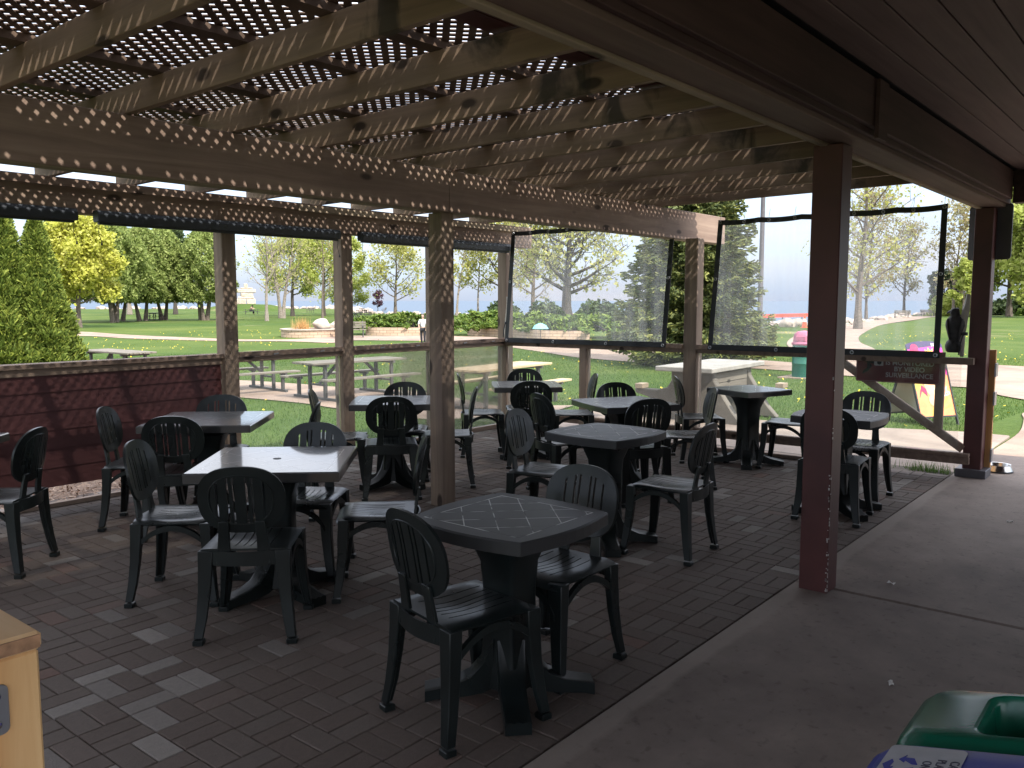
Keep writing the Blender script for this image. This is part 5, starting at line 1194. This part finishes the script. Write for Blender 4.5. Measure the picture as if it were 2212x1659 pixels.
# trees by the standing stones
tree('ash_tree', 49.9, 72.1, 10.5, 3.6, 'bare grey ash with straight pale trunk by the stone figure', 'leaf_bud', 558, 0.16, 'barkpale', 0.17, 0.28, 18, 0.75, group=GT, sub=8, twig=5)
tree('ash_tree', 58.4, 81.5, 10.5, 3.6, 'forked leaning ash with thin budding crown', 'leaf_bud', 1054, 0.2, 'barkpale', 0.22, 0.26, 16, 0.8, group=GT, sub=8, twig=4, trunks=2)
tree('linden_tree', 66.8, 90.9, 10.2, 4.4, 'lime green linden with dark trunk right of the forked ash', 'leaf_lime', 15000, 0.2, 'barkdark', 0.25, 0.28, 18, 0.45, group=GT)
tree('linden_tree', 71.5, 90.5, 12.5, 4.0, 'pale lime linden behind the round stone planter', 'leaf_lime', 11000, 0.2, 'barkdark', 0.22, 0.3, 18, 0.6, group=GT)
tree('ash_tree', 57.8, 73.4, 11, 2.6, 'thin bare ash leaning before the pale linden', 'leaf_rust', 620, 0.16, 'bark', 0.12, 0.22, 14, 0.8, group=GT, sub=7)
tree('willow_tree', 81, 97, 11.5, 3.6, 'pale weeping willow right behind the second railing post', 'leaf_lime', 12000, 0.2, 'barkpale', 0.3, 0.12, 16, 0.2, group=GT, shape='round')
tree('plum_tree', 93.5, 104.5, 3.7, 1.2, 'small purple leaved plum by the lake bench', 'leaf_purple', 900, 0.2, 'barkdark', 0.07, 0.25, 12, 0.6, group=GT)
tree('maple_tree', 82, 88, 10.5, 5.2, 'wide half bare yellow maple before open lake', 'leaf_bud', 3224, 0.26, 'bark', 0.24, 0.2, 20, 0.55, group=GT, sub=8, twig=4)
tree('birch_tree', 79, 73.5, 11.0, 3.2, 'thin leaning birch left of the dark trunked maple', 'leaf_bud', 1612, 0.22, 'barkpale', 0.16, 0.3, 14, 0.7, group=GT, lean=1.2)
tree('birch_tree', 82.5, 73.0, 10.0, 3.0, 'second slim birch left of the dark trunked maple', 'leaf_bud', 1488, 0.22, 'barkpale', 0.14, 0.3, 14, 0.7, group=GT)
tree('maple_tree', 83.5, 69.5, 13.5, 5.6, 'yellow budding maple with dark trunk beside the corner post', 'leaf_bud', 4340, 0.28, 'barkdark', 0.32, 0.24, 22, 0.5, group=GT, sub=8, twig=4)
tree('maple_tree', 78, 60.5, 12.5, 5.0, 'bare spreading maple behind the corner post', 'leaf_rust', 1612, 0.24, 'bark', 0.28, 0.18, 20, 0.55, group=GT, sub=8, twig=4)
tree('oak_tree', 68, 48.6, 12.6, 6.6, 'broad old tree with thick trunk behind wrinkled curtain', 'leaf_bud', 5270, 0.26, 'barkdark', 0.55, 0.22, 26, 0.42, group=GT, sub=9, twig=5)
# right hand trees along the lakeshore path
tree('maple_tree', 62, 19.0, 13, 4.5, 'bare tree beside the light pole behind the smooth curtain', 'leaf_bud', 1984, 0.2, 'bark', 0.26, 0.15, 20, 0.55, group=GT, sub=8, twig=4)
tree('serviceberry_tree', 97, 28.9, 12.8, 4.4, 'rusty budding tree at lakeside, left of two behind curtain', 'leaf_rust', 4340, 0.2, 'bark', 0.16, 0.14, 26, 0.95, group=GT, sub=8, twig=5, shape='up')
tree('serviceberry_tree', 126, 32.5, 12.0, 3.9, 'darker budding tree at lakeside, right of two behind curtain', 'leaf_rust', 2604, 0.24, 'barkdark', 0.2, 0.2, 20, 0.8, group=GT, sub=8, twig=4, shape='up')
tree('serviceberry_tree', 118, 24.6, 13.5, 4.2, 'tall thin rusty tree left of the end post', 'leaf_rust', 2356, 0.26, 'bark', 0.2, 0.15, 20, 0.85, group=GT, sub=8, twig=4, shape='up')
tree('maple_tree', 112, 22.3, 6.8, 1.9, 'small lime green tree above the falcon decoy', 'leaf_lime', 3500, 0.3, 'bark', 0.13, 0.25, 12, 0.6, group=GT)
tree('shrub_tree', 125, 27.4, 5.4, 2.6, 'dark shrub tree beside the lakeshore benches', 'leaf_dark', 5000, 0.3, 'barkdark', 0.14, 0.08, 14, 0.6, group=GT)
tree('maple_tree', 124, 19.4, 17, 6.0, 'big lime yellow maple right of the end post', 'leaf_lime', 14000, 0.42, 'bark', 0.35, 0.2, 24, 0.5, group=GT)
tree('maple_tree', 118, 15.6, 14, 5.6, 'lime yellow maple cut by right picture edge', 'leaf_lime', 13000, 0.42, 'barkpale', 0.4, 0.2, 22, 0.5, group=GT)

# arborvitae close behind the red wall
def arborvitae(x, y, H, r, label, n):
    t = thing('arborvitae', (x, y, float(terr(x, y))), 0, label, 'shrub', 'arborvitae behind the red wall')
    b = MB(); b.tube([(0,0,-0.1),(0,0,H*0.5),(0.03,0,H*0.92)], [0.09,0.06,0.01], 7); b.build('trunk', M['bark'], t)
    u = nrg.random(n)**1.25; th = nrg.uniform(0, 2*np.pi, n)
    prof = np.clip(1-u, 0, 1)**0.8+0.03
    lump = 1+0.13*np.sin(5*th+9*u+x)+0.10*np.sin(9*th-21*u)+0.09*np.sin(4*th+37*u)
    rad = r*prof*lump*(0.60+0.34*nrg.random(n)**0.5)
    c = np.c_[rad*np.cos(th), rad*np.sin(th), H*u]
    d = np.c_[np.cos(th)*0.55, np.sin(th)*0.55, np.full(n, 0.9)]+nrg.normal(0, .38, (n, 3)); d /= np.linalg.norm(d, axis=1, keepdims=True)
    tang = np.c_[-np.sin(th), np.cos(th), np.zeros(n)]+nrg.normal(0, .5, (n, 3)); s = nrg.uniform(.5, 1.25, (n, 1))
    # each spray is a small fan of three blades
    Vs = []
    for k in (-1, 0, 1):
        dd = d+tang*0.45*k; dd /= np.linalg.norm(dd, axis=1, keepdims=True); e = np.cross(dd, unit(n)); e /= np.linalg.norm(e, axis=1, keepdims=True)
        V, F = quads(c+dd*0.05*s, dd*0.062*s, e*0.0115*s); Vs.append(V)
    V = np.concatenate(Vs); np_mesh('foliage', V, np.arange(len(V)).reshape(-1, 4), M['cedar'], t)
arborvitae(6.62, 18.35, 3.95, 0.95, 'larger arborvitae at left edge, partly cut by the picture', 20000)
arborvitae(7.22, 18.15, 3.55, 0.84, 'pointed arborvitae right of the larger one', 20000)

# spruce beyond the concrete table
def spruce(x, y, H, r, label, cat='tree'):
    t = thing('spruce_tree', (x, y, float(terr(x, y))), 0, label, cat)
    b = MB(); b.tube([(0,0,-.1),(0,0,H*.5),(0,0,H)], [0.17,0.1,0.01], 8); CC = []; DD = []
    z = 0.22
    while z < H-0.2:
        q = z/H; nb = 11 if q < 0.75 else 7
        for k in range(nb):
            a = 2*math.pi*k/nb+rnd.uniform(-.25,.25)+z*2; L = r*(1-q)**0.72*rnd.uniform(.72, 1.1)*(0.75 if z < 0.5 else 1); P = []
            for i in range(7):
                s = i/6; P.append((math.cos(a)*L*s, math.sin(a)*L*s, z+L*(0.10*s-0.30*s*s+0.20*s**4)+rnd.uniform(-.02,.02)))
            b.tube(P, [0.022*(1-0.8*i/6) for i in range(7)], 4, cap=False)
            P = np.array(P); m = int(26+L*46); w = nrg.random(m)**0.7*6; i0 = np.minimum(5, w.astype(int)); c = P[i0]+(P[i0+1]-P[i0])*(w-i0)[:, None]
            sid = np.c_[-math.sin(a)*np.ones(m), math.cos(a)*np.ones(m), np.zeros(m)]*nrg.normal(0, 0.16*L*0.8, (m, 1))*(0.25+0.75*(1-w/6))[:, None]
            c = c+sid+np.c_[np.zeros(m), np.zeros(m), nrg.normal(-0.04, .06, m)]
            d = np.c_[math.cos(a)*np.ones(m), math.sin(a)*np.ones(m), np.full(m, -0.05)]+sid*1.1+nrg.normal(0, .42, (m, 3)); CC.append(c); DD.append(d)
        z += 0.155+0.05*q
    b.build('trunk', M['barkdark'], t)
    c = np.concatenate(CC); d = np.concatenate(DD); d /= np.linalg.norm(d, axis=1, keepdims=True); n = len(c); Vs = []
    for k in range(2):
        e = np.cross(d, unit(n)); e /= np.linalg.norm(e, axis=1, keepdims=True); s = nrg.uniform(.6, 1.3, (n, 1)); V, F = quads(c, d*0.085*s, e*0.022*s); Vs.append(V)
    V = np.concatenate(Vs); np_mesh('crown', V, np.arange(len(V)).reshape(-1, 4), M['spruce'], t)
spruce(24.0, 12.35, 8.2, 2.8, 'dense dark spruce with low skirt behind the concrete table')

# junipers on raised beds
def wallstrip(name, P, h, th, label, parent=None):
    a = catmull(P, 6); n = len(a); V = []; F = []; U = []; L = 0
    z = terr(a[:, 0], a[:, 1]); d = np.gradient(a, axis=0); d /= np.linalg.norm(d, axis=1, keepdims=True); nn = np.c_[-d[:, 1], d[:, 0]]*th
    me = bpy.data.meshes.new(name); acc = np.r_[0, np.cumsum(np.linalg.norm(np.diff(a, axis=0), axis=1))]
    for i in range(n):
        V += [(a[i,0], a[i,1], z[i]), (a[i,0], a[i,1], z[i]+h), (a[i,0]+nn[i,0], a[i,1]+nn[i,1], z[i]+h), (a[i,0]+nn[i,0], a[i,1]+nn[i,1], z[i])]
    fu = []
    for i in range(n-1):
        for k in range(4):
            F.append((i*4+k, i*4+(k+1) % 4, (i+1)*4+(k+1) % 4, (i+1)*4+k)); hh = [0, h, h+th, th][k]; h2 = [h, h+th, h+th+h, 0][k]
            fu.append([(acc[i], hh), (acc[i], h2), (acc[i+1], h2), (acc[i+1], hh)])
    F += [(0,1,2,3), (n*4-1, n*4-2, n*4-3, n*4-4)]; fu += [[(0,0)]*4]*2
    me.from_pydata(V, [], F); uv = me.uv_layers.new(name='UVMap'); flat_ = [c for f in fu for p in f for c in p]; uv.data.foreach_set('uv', flat_)
    me.materials.append(M['blocks']); o = bpy.data.objects.new(name, me); link(o, parent)
    if label: tag(o, label, 'wall')
    return o
wallstrip('retaining_wall', [(36.6,40.5),(33.6,38.6),(33.0,37.6),(33.4,36.5),(34.6,35.3),(35.6,34.8),(36.8,36)], 0.46, 0.3, 'low tan block wall round the left juniper bed')
wallstrip('retaining_wall', [(38.5,34.5),(36.6,33.2),(36.2,31.6),(36.1,29.6),(35.6,28.0),(35.2,26.5),(36.5,24.6)], 0.46, 0.3, 'low tan block wall below the middle juniper bed')
def juniper(x, y, r, h, z0, label, n=2600):
    t = thing('juniper_shrub', (x, y, z0), 0, label, 'shrub', 'spreading junipers on the raised beds')
    c = []; d = []
    for k in range(60):
        a = rnd.uniform(0, 2*math.pi); rr = r*math.sqrt(rnd.random()); zz = h*(1-(rr/r)**2)*rnd.uniform(.55, 1.05); m = n//60
        dir_ = np.array([math.cos(a), math.sin(a), 0.25]); s = nrg.random((m, 1))*0.55-0.15
        c.append(np.array([math.cos(a)*rr, math.sin(a)*rr, zz])+dir_*s*r*0.5+nrg.normal(0, .09*r*0.5, (m, 3))*np.array([1, 1, .45])); d.append(np.tile(dir_, (m, 1))+nrg.normal(0, .5, (m, 3)))
    c = np.concatenate(c); d = np.concatenate(d); d /= np.linalg.norm(d, axis=1, keepdims=True); e = np.cross(d, unit(len(c))); e /= np.linalg.norm(e, axis=1, keepdims=True)
    V, F = quads(c, d*0.13, e*0.035); np_mesh('foliage', V, F, M['juniper'], t)
    b = MB()
    for k in range(7):
        a = k*0.9; b.tube([(0,0,-0.1),(math.cos(a)*r*.3,math.sin(a)*r*.3,h*.35),(math.cos(a)*r*.75,math.sin(a)*r*.75,h*.5)], [0.05,0.03,0.01], 5, cap=False)
    b.build('stem', M['barkdark'], t)
juniper(34.6, 38.4, 1.9, 0.7, 0.0, 'left end juniper on the left raised bed', 2600); juniper(36.0, 37.0, 2.0, 0.85, 0.0, 'right end juniper on the left raised bed', 2800)
juniper(37.6, 32.4, 2.3, 1.05, 0.0, 'tall juniper on the middle bed, beside the middle post', 3200); juniper(37.6, 29.8, 2.3, 0.95, 0.0, 'juniper on the middle bed, left of the corner post', 3000)
juniper(37.8, 27.2, 2.3, 0.8, 0.0, 'juniper seen behind left border of wrinkled curtain', 2800); juniper(38.4, 24.6, 2.4, 0.75, 0.0, 'juniper seen in the middle of wrinkled curtain', 2800); juniper(38.6, 22.2, 2.1, 0.6, -0.1, 'low juniper left of the spruce skirt', 2400)
def bush(x, y, r, h, label, leaf, n, ls, name='bush', z0=None):
    t = thing(name, (x, y, float(terr(x, y)) if z0 is None else z0), 0, label, 'bush', 'rounded bushes near the lake')
    th = nrg.uniform(0, 2*np.pi, n); ph = np.arccos(nrg.uniform(-0.05, 1, n)); q = 0.55+0.5*nrg.random(n)**.4; lump = 1+.15*np.sin(4*th+3*ph)+.1*np.sin(9*th)
    c = np.c_[r*q*lump*np.sin(ph)*np.cos(th), r*q*lump*np.sin(ph)*np.sin(th), h*q*np.cos(ph)*lump]; V, F = leafcloud(c, ls, .3, .6); np_mesh('foliage', V, F, M[leaf], t)
    b = MB(); [b.tube([(0,0,-.1),(math.cos(k)*r*.4,math.sin(k)*r*.4,h*.6)], [.06,.02], 5) for k in range(5)]; b.build('stem', M['barkdark'], t)
bush(58, 48.4, 1.6, 1.75, 'dark round bush just left of the corner post', 'leaf_dark', 2200, .28)
bush(60, 45.2, 1.7, 1.7, 'dark round bush just right of the corner post', 'leaf_dark', 2200, .28)
bush(60, 39.5, 2.2, 1.75, 'dark bush left of the thick trunk behind wrinkled curtain', 'leaf_dark', 2600, .3)
bush(62.5, 36.2, 2.1, 1.7, 'dark bush right of the thick trunk behind wrinkled curtain', 'leaf_dark', 2600, .3)
bush(122, 25.3, 3.0, 2.6, 'bright lime bush left of the end post', 'leaf_lime', 3000, .4)
bush(140, 27.2, 3.4, 2.3, 'dark hedge bush left of the end post', 'leaf_dark', 2600, .5)
bush(136, 20.0, 3.6, 2.5, 'dark hedge bush right of the end post', 'leaf_dark', 2600, .5)
bush(133, 16.0, 3.8, 2.6, 'green hedge bush near right picture edge', 'juniper', 2600, .5)

# round planter with boulders and dry grass
pc = (29.7, 38.9); pz = float(terr(*pc))
pt_ = thing('round_planter', (pc[0], pc[1], pz), 0, 'round tan block planter beside the second railing post', 'planter')
cp = [(1.55*math.cos(R(10*k)), 1.55*math.sin(R(10*k))) for k in range(37)]
w = wallstrip('block_ring', [(pc[0]+x, pc[1]+y) for x, y in cp], 0.40, 0.28, None, pt_); w.data.transform(Matrix.Translation((-pc[0], -pc[1], -pz)))
MB().lathe([(1.62, 0.40), (1.62, 0.46), (1.25, 0.46), (1.25, 0.40)], 40).build('coping', M['stonepink'], pt_)
MB().lathe([(1.3, 0.36), (0.0001, 0.42)], 30, cap=False).build('soil', M['mulch'], pt_)
def rock(x, y, z, sx, sy, sz, label, mat='stonepale', seed=0, group=None):
    bm = bmesh.new(); bmesh.ops.create_icosphere(bm, subdivisions=3, radius=1)
    for v in bm.verts:
        n_ = mnoise.fractal(v.co*1.1+Vector((seed*3.1, seed, 0)), 1.0, 2.0, 4); v.co = v.co*(1+0.28*n_); v.co.x *= sx; v.co.y *= sy; v.co.z *= sz
    me = bpy.data.meshes.new('boulder'); bm.to_mesh(me); bm.free(); me.materials.append(M[mat]); me.polygons.foreach_set('use_smooth', [True]*len(me.polygons))
    o = bpy.data.objects.new('boulder', me); link(o); o.location = (x, y, z); tag(o, label, 'boulder', group); return o
rock(30.3, 38.6, pz+0.62, 0.5, 0.5, 0.36, 'largest white boulder on the round planter', seed=1, group='white boulders on the round planter')
rock(30.9, 38.1, pz+0.56, 0.42, 0.42, 0.28, 'middle white boulder on the round planter', seed=2, group='white boulders on the round planter')
rock(31.1, 37.5, pz+0.55, 0.42, 0.4, 0.28, 'right white boulder on the round planter', seed=5, group='white boulders on the round planter')
og = blades(nrg.normal(29.35, .22, 260), nrg.normal(39.1, .22, 260), np.full(260, pz+.4), 0.62, 0.022, M['drygrass'], 'ornamental_grass'); tag(og, 'dry orange grass tuft on the round planter', 'plant')
# shore rocks
SR = catmull([tuple(p) for p in SHORE[:16]], 9); rv = []; rf = []
bm0 = bmesh.new(); bmesh.ops.create_icosphere(bm0, subdivisions=1, radius=1); bv = np.array([v.co[:] for v in bm0.verts]); bfc = np.array([[v.index for v in f.verts] for f in bm0.faces]); bm0.free()
cnt = 0
for i in range(len(SR)-1):
    L = np.linalg.norm(SR[i+1]-SR[i]); 
    for k in range(max(2, int(L/0.9))):
        t_ = nrg.random(); p = SR[i]*(1-t_)+SR[i+1]*t_+nrg.normal(0, 0.9, 2); D = np.hypot(*p); s = nrg.uniform(.35, .8)*(1.35 if D > 150 else .62)
        v = bv*(1+nrg.normal(0, .16, (len(bv), 1)))*np.array([s*1.3, s*1.3, s*.75])+np.array([p[0], p[1], -0.55+nrg.uniform(0, .3)])
        rv.append(v); rf.append(bfc+cnt*len(bv)); cnt += 1
o = np_mesh('shore_rocks', np.concatenate(rv), np.concatenate(rf), M['stonepink']); tag(o, 'band of pinkish armour rocks along the lake edge', 'rocks', kind='stuff')
for i, (x, y, s, lab) in enumerate(((63.5, 24.6, .8, 'white shore boulder left of the orange cone'), (66, 24.8, .7, 'second white shore boulder behind the orange cone'), (73.5, 25.6, 1.0, 'white boulder at the bend of the lakeshore path'))):
    rock(x, y, -.2, s, s*.8, s*.6, lab, seed=10+i, group='white boulders at the shore')

# standing stone figure on a mound
ix, iy = 190*math.cos(math.atan2(359.2, 237.24)), 190*math.sin(math.atan2(359.2, 237.24))
mo = MB().lathe([(9.5, -0.6), (7.5, 0.25), (5.0, 0.8), (0.01, 0.95)], 28, (ix, iy, 0), cap=False).build('mound_terrain', M['lawn'], smooth=True); tag(mo, kind='structure')
ik = thing('inukshuk', (ix, iy, 0.85), math.atan2(iy, ix)+math.pi/2, 'stacked stone inukshuk figure on a mound by the lake', 'statue')
for nm_, (x, z, w, h, d) in (('leg', (-1.0, .62, 1.85, 1.24, 1.2)), ('leg', (1.0, .60, 1.95, 1.2, 1.2)), ('torso', (0, 1.45, 3.3, .5, 1.2)), ('torso', (-.15, 2.05, 2.5, .75, 1.15)), ('arm', (0, 2.85, 4.0, .8, 1.2)), ('neck', (-.1, 3.4, 2.4, .35, 1.1)), ('head', (.0, 3.98, .85, .85, .8))):
    b = MB(); b.add(*boxv(x, 0, z, w, d, h-0.02)); b.v = [(vx+rnd.uniform(-.12,.12), vy+rnd.uniform(-.1,.1), vz) for vx, vy, vz in b.v]; b.build(nm_, M['stonepale'], ik, bevel=0.12)

# ------------------------------------------------------------------ park furniture far away
def bench(x, y, a, label, wm='greywood', s=1.0, dz=0):
    t = thing('park_bench', (x, y, float(terr(x, y))+dz), R(a), label, 'bench', 'park benches facing the lake')
    b = MB(); [b.box(-.85*s, .85*s, -.25+k*.115, -.15+k*.115, .42, .46) for k in range(4)]; b.build('seat', M[wm], t)
    b = MB(); [b.box(-.85*s, .85*s, .23+.035*k, .27+.035*k, .52+.125*k, .62+.125*k) for k in range(3)]; b.build('backrest', M[wm], t)
    for q in (-.68, .68):
        b = MB(); b.beam((q*s,-.2,0),(q*s,-.16,.42),.05,.05); b.beam((q*s,.25,0),(q*s,.17,.42),.05,.05); b.beam((q*s,.17,.40),(q*s,.36,.9),.045,.045); b.beam((q*s,-.25,.62),(q*s,.24,.62),.05,.04); b.beam((q*s,-.22,.42),(q*s,-.22,.62),.04,.04); b.build('leg', M['frame_metal'], t)
    return t
bench(30.2, 36.0, -38, 'pale bench between round planter and left juniper bed', 's' if False else 'greywood')
bench(98, 108, -140, 'white backed bench by the purple plum', 'greywood', 1.2)
bench(88, 115, -150, 'pale bench behind the linden trees', 'greywood', 1.3)
bench(85, 172, -125, 'dark bench at the shore behind the cedar grove', 'frame_metal', 1.3, .1); bench(98, 165, -125, 'first slatted bench at the shore right of grove', 'greywood', 1.3, .1); bench(104, 160, -125, 'second slatted bench at the shore right of grove', 'greywood', 1.3, .1); bench(112, 145, -130, 'bench at the shore behind the forked ash', 'greywood', 1.3, .1)
bench(108, 28.1, 120, 'grey bench at lakeside behind the smooth curtain, left one', 'greywood', 1.1); bench(118, 27.6, 60, 'grey bench at lakeside behind the smooth curtain, right one', 'greywood', 1.1); bench(138, 25.6, 150, 'bench in profile just left of the end post', 'palewood', 1.1)
picnic(44.9, 84.6, 50, 2.4, 'dark picnic table in the shade of the cedar grove', M['frame_metal'])
picnic(73.5, 110, -35, 2.4, 'dark picnic table before the stone figure with a person', M['frame_metal'])
picnic(93.5, 108.5, 40, 2.2, 'dark picnic table near the purple plum', M['frame_metal']); picnic(57.7, 67.9, 30, 2.2, 'dark picnic table on lawn beside second railing post', M['frame_metal']); picnic(80, 92, 40, 2.2, 'picnic table half hidden by the second railing post', M['greywood'])

def skin_obj(name, verts, edges, rad, mat, parent):
    me = bpy.data.meshes.new(name); me.from_pydata(verts, edges, []); me.materials.append(mat); o = bpy.data.objects.new(name, me); link(o, parent)
    m = o.modifiers.new('k', 'SKIN'); m.use_smooth_shade = True
    for i, r in enumerate(rad): me.skin_vertices[0].data[i].radius = (r, r) if not hasattr(r, '__len__') else r
    me.skin_vertices[0].data[0].use_root = True
    s = o.modifiers.new('u', 'SUBSURF'); s.levels = 1; s.render_levels = 1; return o
def person(x, y, z, a, sc_, pose, label, top, bottom):
    t = thing('person', (x, y, z), R(a), label, 'person'); t.scale = (sc_,)*3
    if pose == 'stand':
        J = dict(pel=(0,0,.92), ch=(0,0,1.25), nk=(0,0,1.45), hd=(.02,0,1.6), tp=(.01,0,1.72), ls=(0,.19,1.38), le=(.03,.24,1.1), lh=(.08,.22,.86), lf=(.1,.21,.76), rs=(0,-.19,1.38), re=(.06,-.24,1.12), rh=(.14,-.16,.92), rf=(.17,-.14,.83), lhip=(0,.1,.86), lk=(.03,.1,.48), la=(0,.1,.08), lt=(.16,.11,.03), rhip=(0,-.1,.86), rk=(.01,-.1,.48), ra=(-.02,-.1,.08), rt=(.14,-.11,.03))
    else:
        J = dict(pel=(0,0,.52), ch=(.12,0,.82), nk=(.24,0,1.0), hd=(.32,0,1.12), tp=(.36,0,1.22), ls=(.2,.19,.94), le=(.38,.22,.74), lh=(.58,.14,.74), lf=(.66,.12,.74), rs=(.2,-.19,.94), re=(.38,-.22,.74), rh=(.58,-.14,.74), rf=(.66,-.12,.74), lhip=(.05,.1,.5), lk=(.46,.12,.5), la=(.44,.12,.08), lt=(.58,.12,.03), rhip=(.05,-.1,.5), rk=(.46,-.12,.5), ra=(.44,-.12,.08), rt=(.58,-.12,.03))
    K = list(J); E = [('pel','ch'),('ch','nk'),('nk','hd'),('hd','tp'),('ch','ls'),('ls','le'),('le','lh'),('lh','lf'),('ch','rs'),('rs','re'),('re','rh'),('rh','rf'),('pel','lhip'),('lhip','lk'),('lk','la'),('la','lt'),('pel','rhip'),('rhip','rk'),('rk','ra'),('ra','rt')]
    rd = dict(pel=.12, ch=.13, nk=.055, hd=.095, tp=.07, ls=.06, le=.045, lh=.035, lf=.03, rs=.06, re=.045, rh=.035, rf=.03, lhip=.085, lk=.06, la=.045, lt=.035, rhip=.085, rk=.06, ra=.045, rt=.035)
    ix_ = {k: i for i, k in enumerate(K)}
    skin_obj('body', [J[k] for k in K], [(ix_[a_], ix_[b_]) for a_, b_ in E], [rd[k] for k in K], M['skin'], t)
    def sub(name, keys, edges, gr, mat, drop=None):
        ii = {k: i for i, k in enumerate(keys)}; skin_obj(name, [J[k] for k in keys], [(ii[a_], ii[b_]) for a_, b_ in edges], [rd[k]+gr for k in keys], mat, t)
    sub('shirt', ['ch','pel','ls','le','rs','re'], [('ch','pel'),('ch','ls'),('ls','le'),('ch','rs'),('rs','re')], .018, top)
    sub('trousers', ['pel','lhip','lk','la','rhip','rk','ra'], [('pel','lhip'),('lhip','lk'),('lk','la'),('pel','rhip'),('rhip','rk'),('rk','ra')], .016, bottom)
    h = Vector(J['tp']); hh = Vector(J['hd']); skin_obj('hair', [tuple(hh+Vector((-.02,0,.02))), tuple(h+Vector((-.01,0,.0))), tuple(hh+Vector((-.09,0,-.12)))], [(0,1),(0,2)], [.10,.075,.05], M['hair'], t)
person(27.5, 27.7, float(terr(27.5, 27.7)), 200, 0.82, 'stand', 'standing person in white top and dark trousers beside middle post', M['cloth_white'], M['cloth_dark'])
person(73.9, 110.9, float(terr(73.5, 110))+0.0, -60, 1.1, 'sit', 'person with dark hair sitting at the distant picnic table', M['cloth_brown'], M['cloth_dark'])

# stroller like cyan canopy on the path behind the wrinkled curtain
cs = thing('beach_umbrella', (33.6, 25.6, float(terr(33.6, 25.6))), 0, 'pale cyan umbrella by the juniper wall behind wrinkled curtain', 'umbrella')
b = MB(); b.lathe([(0.42, 0.62), (0.3, 0.78), (0.12, 0.87), (0.005, 0.9)], 10, cap=False); b.build('canopy', M['cloth_cyan'], cs, solid=0.01)
MB().tube([(0,0,0.0),(0,0,0.9)], 0.018, 6).build('pole', M['greymetal'], cs)

tcn = thing('trash_can', (21.9, 8.05, float(terr(21.9, 8.05))), 0, 'green trash can with faded maroon dome beside red post', 'trash can')
MB().lathe([(0.27, 0), (0.29, 0.02), (0.29, 0.36), (0.297, 0.37), (0.297, 0.39), (0.29, 0.40), (0.29, 0.84), (0.30, 0.86), (0.30, 0.88)], 24).build('body', M['can_green'], tcn, smooth=True)
MB().lathe([(0.31, 0.86), (0.325, 0.90), (0.28, 0.94), (0.27, 1.08), (0.25, 1.15), (0.17, 1.21), (0.0001, 1.235)], 24).build('dome_lid', M['can_pink'], tcn, smooth=True)
MB().add(*boxv(-0.255, 0, 1.03, 0.05, 0.26, 0.13)).build('flap', M['can_pink'], tcn, bevel=0.01)
MB().box(-.5, .5, -.5, .5, 0.0, 0.03).build('pad', M['path'], tcn)
cnn = thing('traffic_cone', (62.2, 22.9, float(terr(62, 23))), 0, 'orange traffic cone by the shore left of red post', 'cone')
MB().lathe([(0.3, 0.0), (0.3, 0.05), (0.22, 0.06), (0.18, 0.1), (0.05, 1.05), (0.0001, 1.06)], 16).build('cone', M['orange'], cnn, smooth=True)
MB().lathe([(0.147, 0.45), (0.15, 0.45), (0.118, 0.7), (0.115, 0.7)], 16).build('band', M['white'], cnn)
fnc = thing('barrier_fence', (78.5, 29.5, -0.4), 0, 'long red orange barrier along the shore behind smooth curtain', 'barrier')
A, B_ = Vector((69, 29.0, 0)), Vector((78, 25.6, 0)); A -= Vector((78.5, 29.5, 0)); B_ -= Vector((78.5, 29.5, 0))
MB().beam(A+Vector((0,0,.72)), B_+Vector((0,0,.80)), .05, .30).build('panel', M['fencered'], fnc)
for k in range(5):
    p = A.lerp(B_, k/4); MB().beam(p, p+Vector((0,0,.85)), .06, .06).build('post', M['frame_metal'], fnc)
pol = thing('light_pole', (53.7, 22.75, float(terr(53.7, 22.7))), 0, 'tall grey light pole behind the smooth curtain', 'pole')
MB().lathe([(0.24, 0), (0.24, 0.3), (0.17, 0.35), (0.155, 5), (0.13, 11)], 12).build('shaft', M['greymetal'], pol, smooth=True)
MB().beam((0,0,10.9),(0.9,-0.6,11.1),.12,.1).build('lamp_arm', M['greymetal'], pol)

# ------------------------------------------------------------------ grass blades and dandelions in the near lawn
def inpoly(x, y, P):
    c = np.zeros(len(x), bool); n = len(P); j = n-1
    for i in range(n):
        xi, yi, xj, yj = *P[i], *P[j]; m = ((yi > y) != (yj > y)) & (x < (xj-xi)*(y-yi)/((yj-yi)+1e-12)+xi); c ^= m; j = i
    return c
def lawnpts(n, r0, r1, pw=0.5):
    a = np.radians(nrg.uniform(5, 74, n)); r = r0+(r1-r0)*nrg.random(n)**pw; x, y = r*np.cos(a), r*np.sin(a)
    ok = ~((x < 8.72) & (y < 7.0)) & ~((x < 5.7) & (y < 8.5))
    for P in PATHPOLY: ok &= ~inpoly(x, y, P)
    return x[ok], y[ok]
x, y = lawnpts(150000, 7.5, 34, 0.75)
tag(blades(x, y, terr(x, y)-0.005, 0.055, 0.014, M['grassblade'], 'grass', lean=0.9), 'short green grass blades of the nearer lawn', 'grass', kind='stuff')
x, y = lawnpts(5200, 8.5, 60, 0.8); nn_ = np.array([mnoise.noise(Vector((a*0.22, b_*0.22, 9))) for a, b_ in zip(x, y)]); k = nn_ > nrg.uniform(-0.45, 0.5, len(x)); x, y = x[k], y[k]; n = len(x)
c = np.c_[x, y, terr(x, y)+0.06]; u_ = np.c_[np.ones(n), np.zeros(n), nrg.normal(0, .4, n)]*0.015; v_ = np.c_[np.zeros(n), np.ones(n), nrg.normal(0, .4, n)]*0.019
V, F = quads(c, u_, v_); tag(np_mesh('dandelion_flowers', V, F, M['dandelion']), 'yellow dandelion flowers dotted over the lawn', 'flowers', kind='stuff')
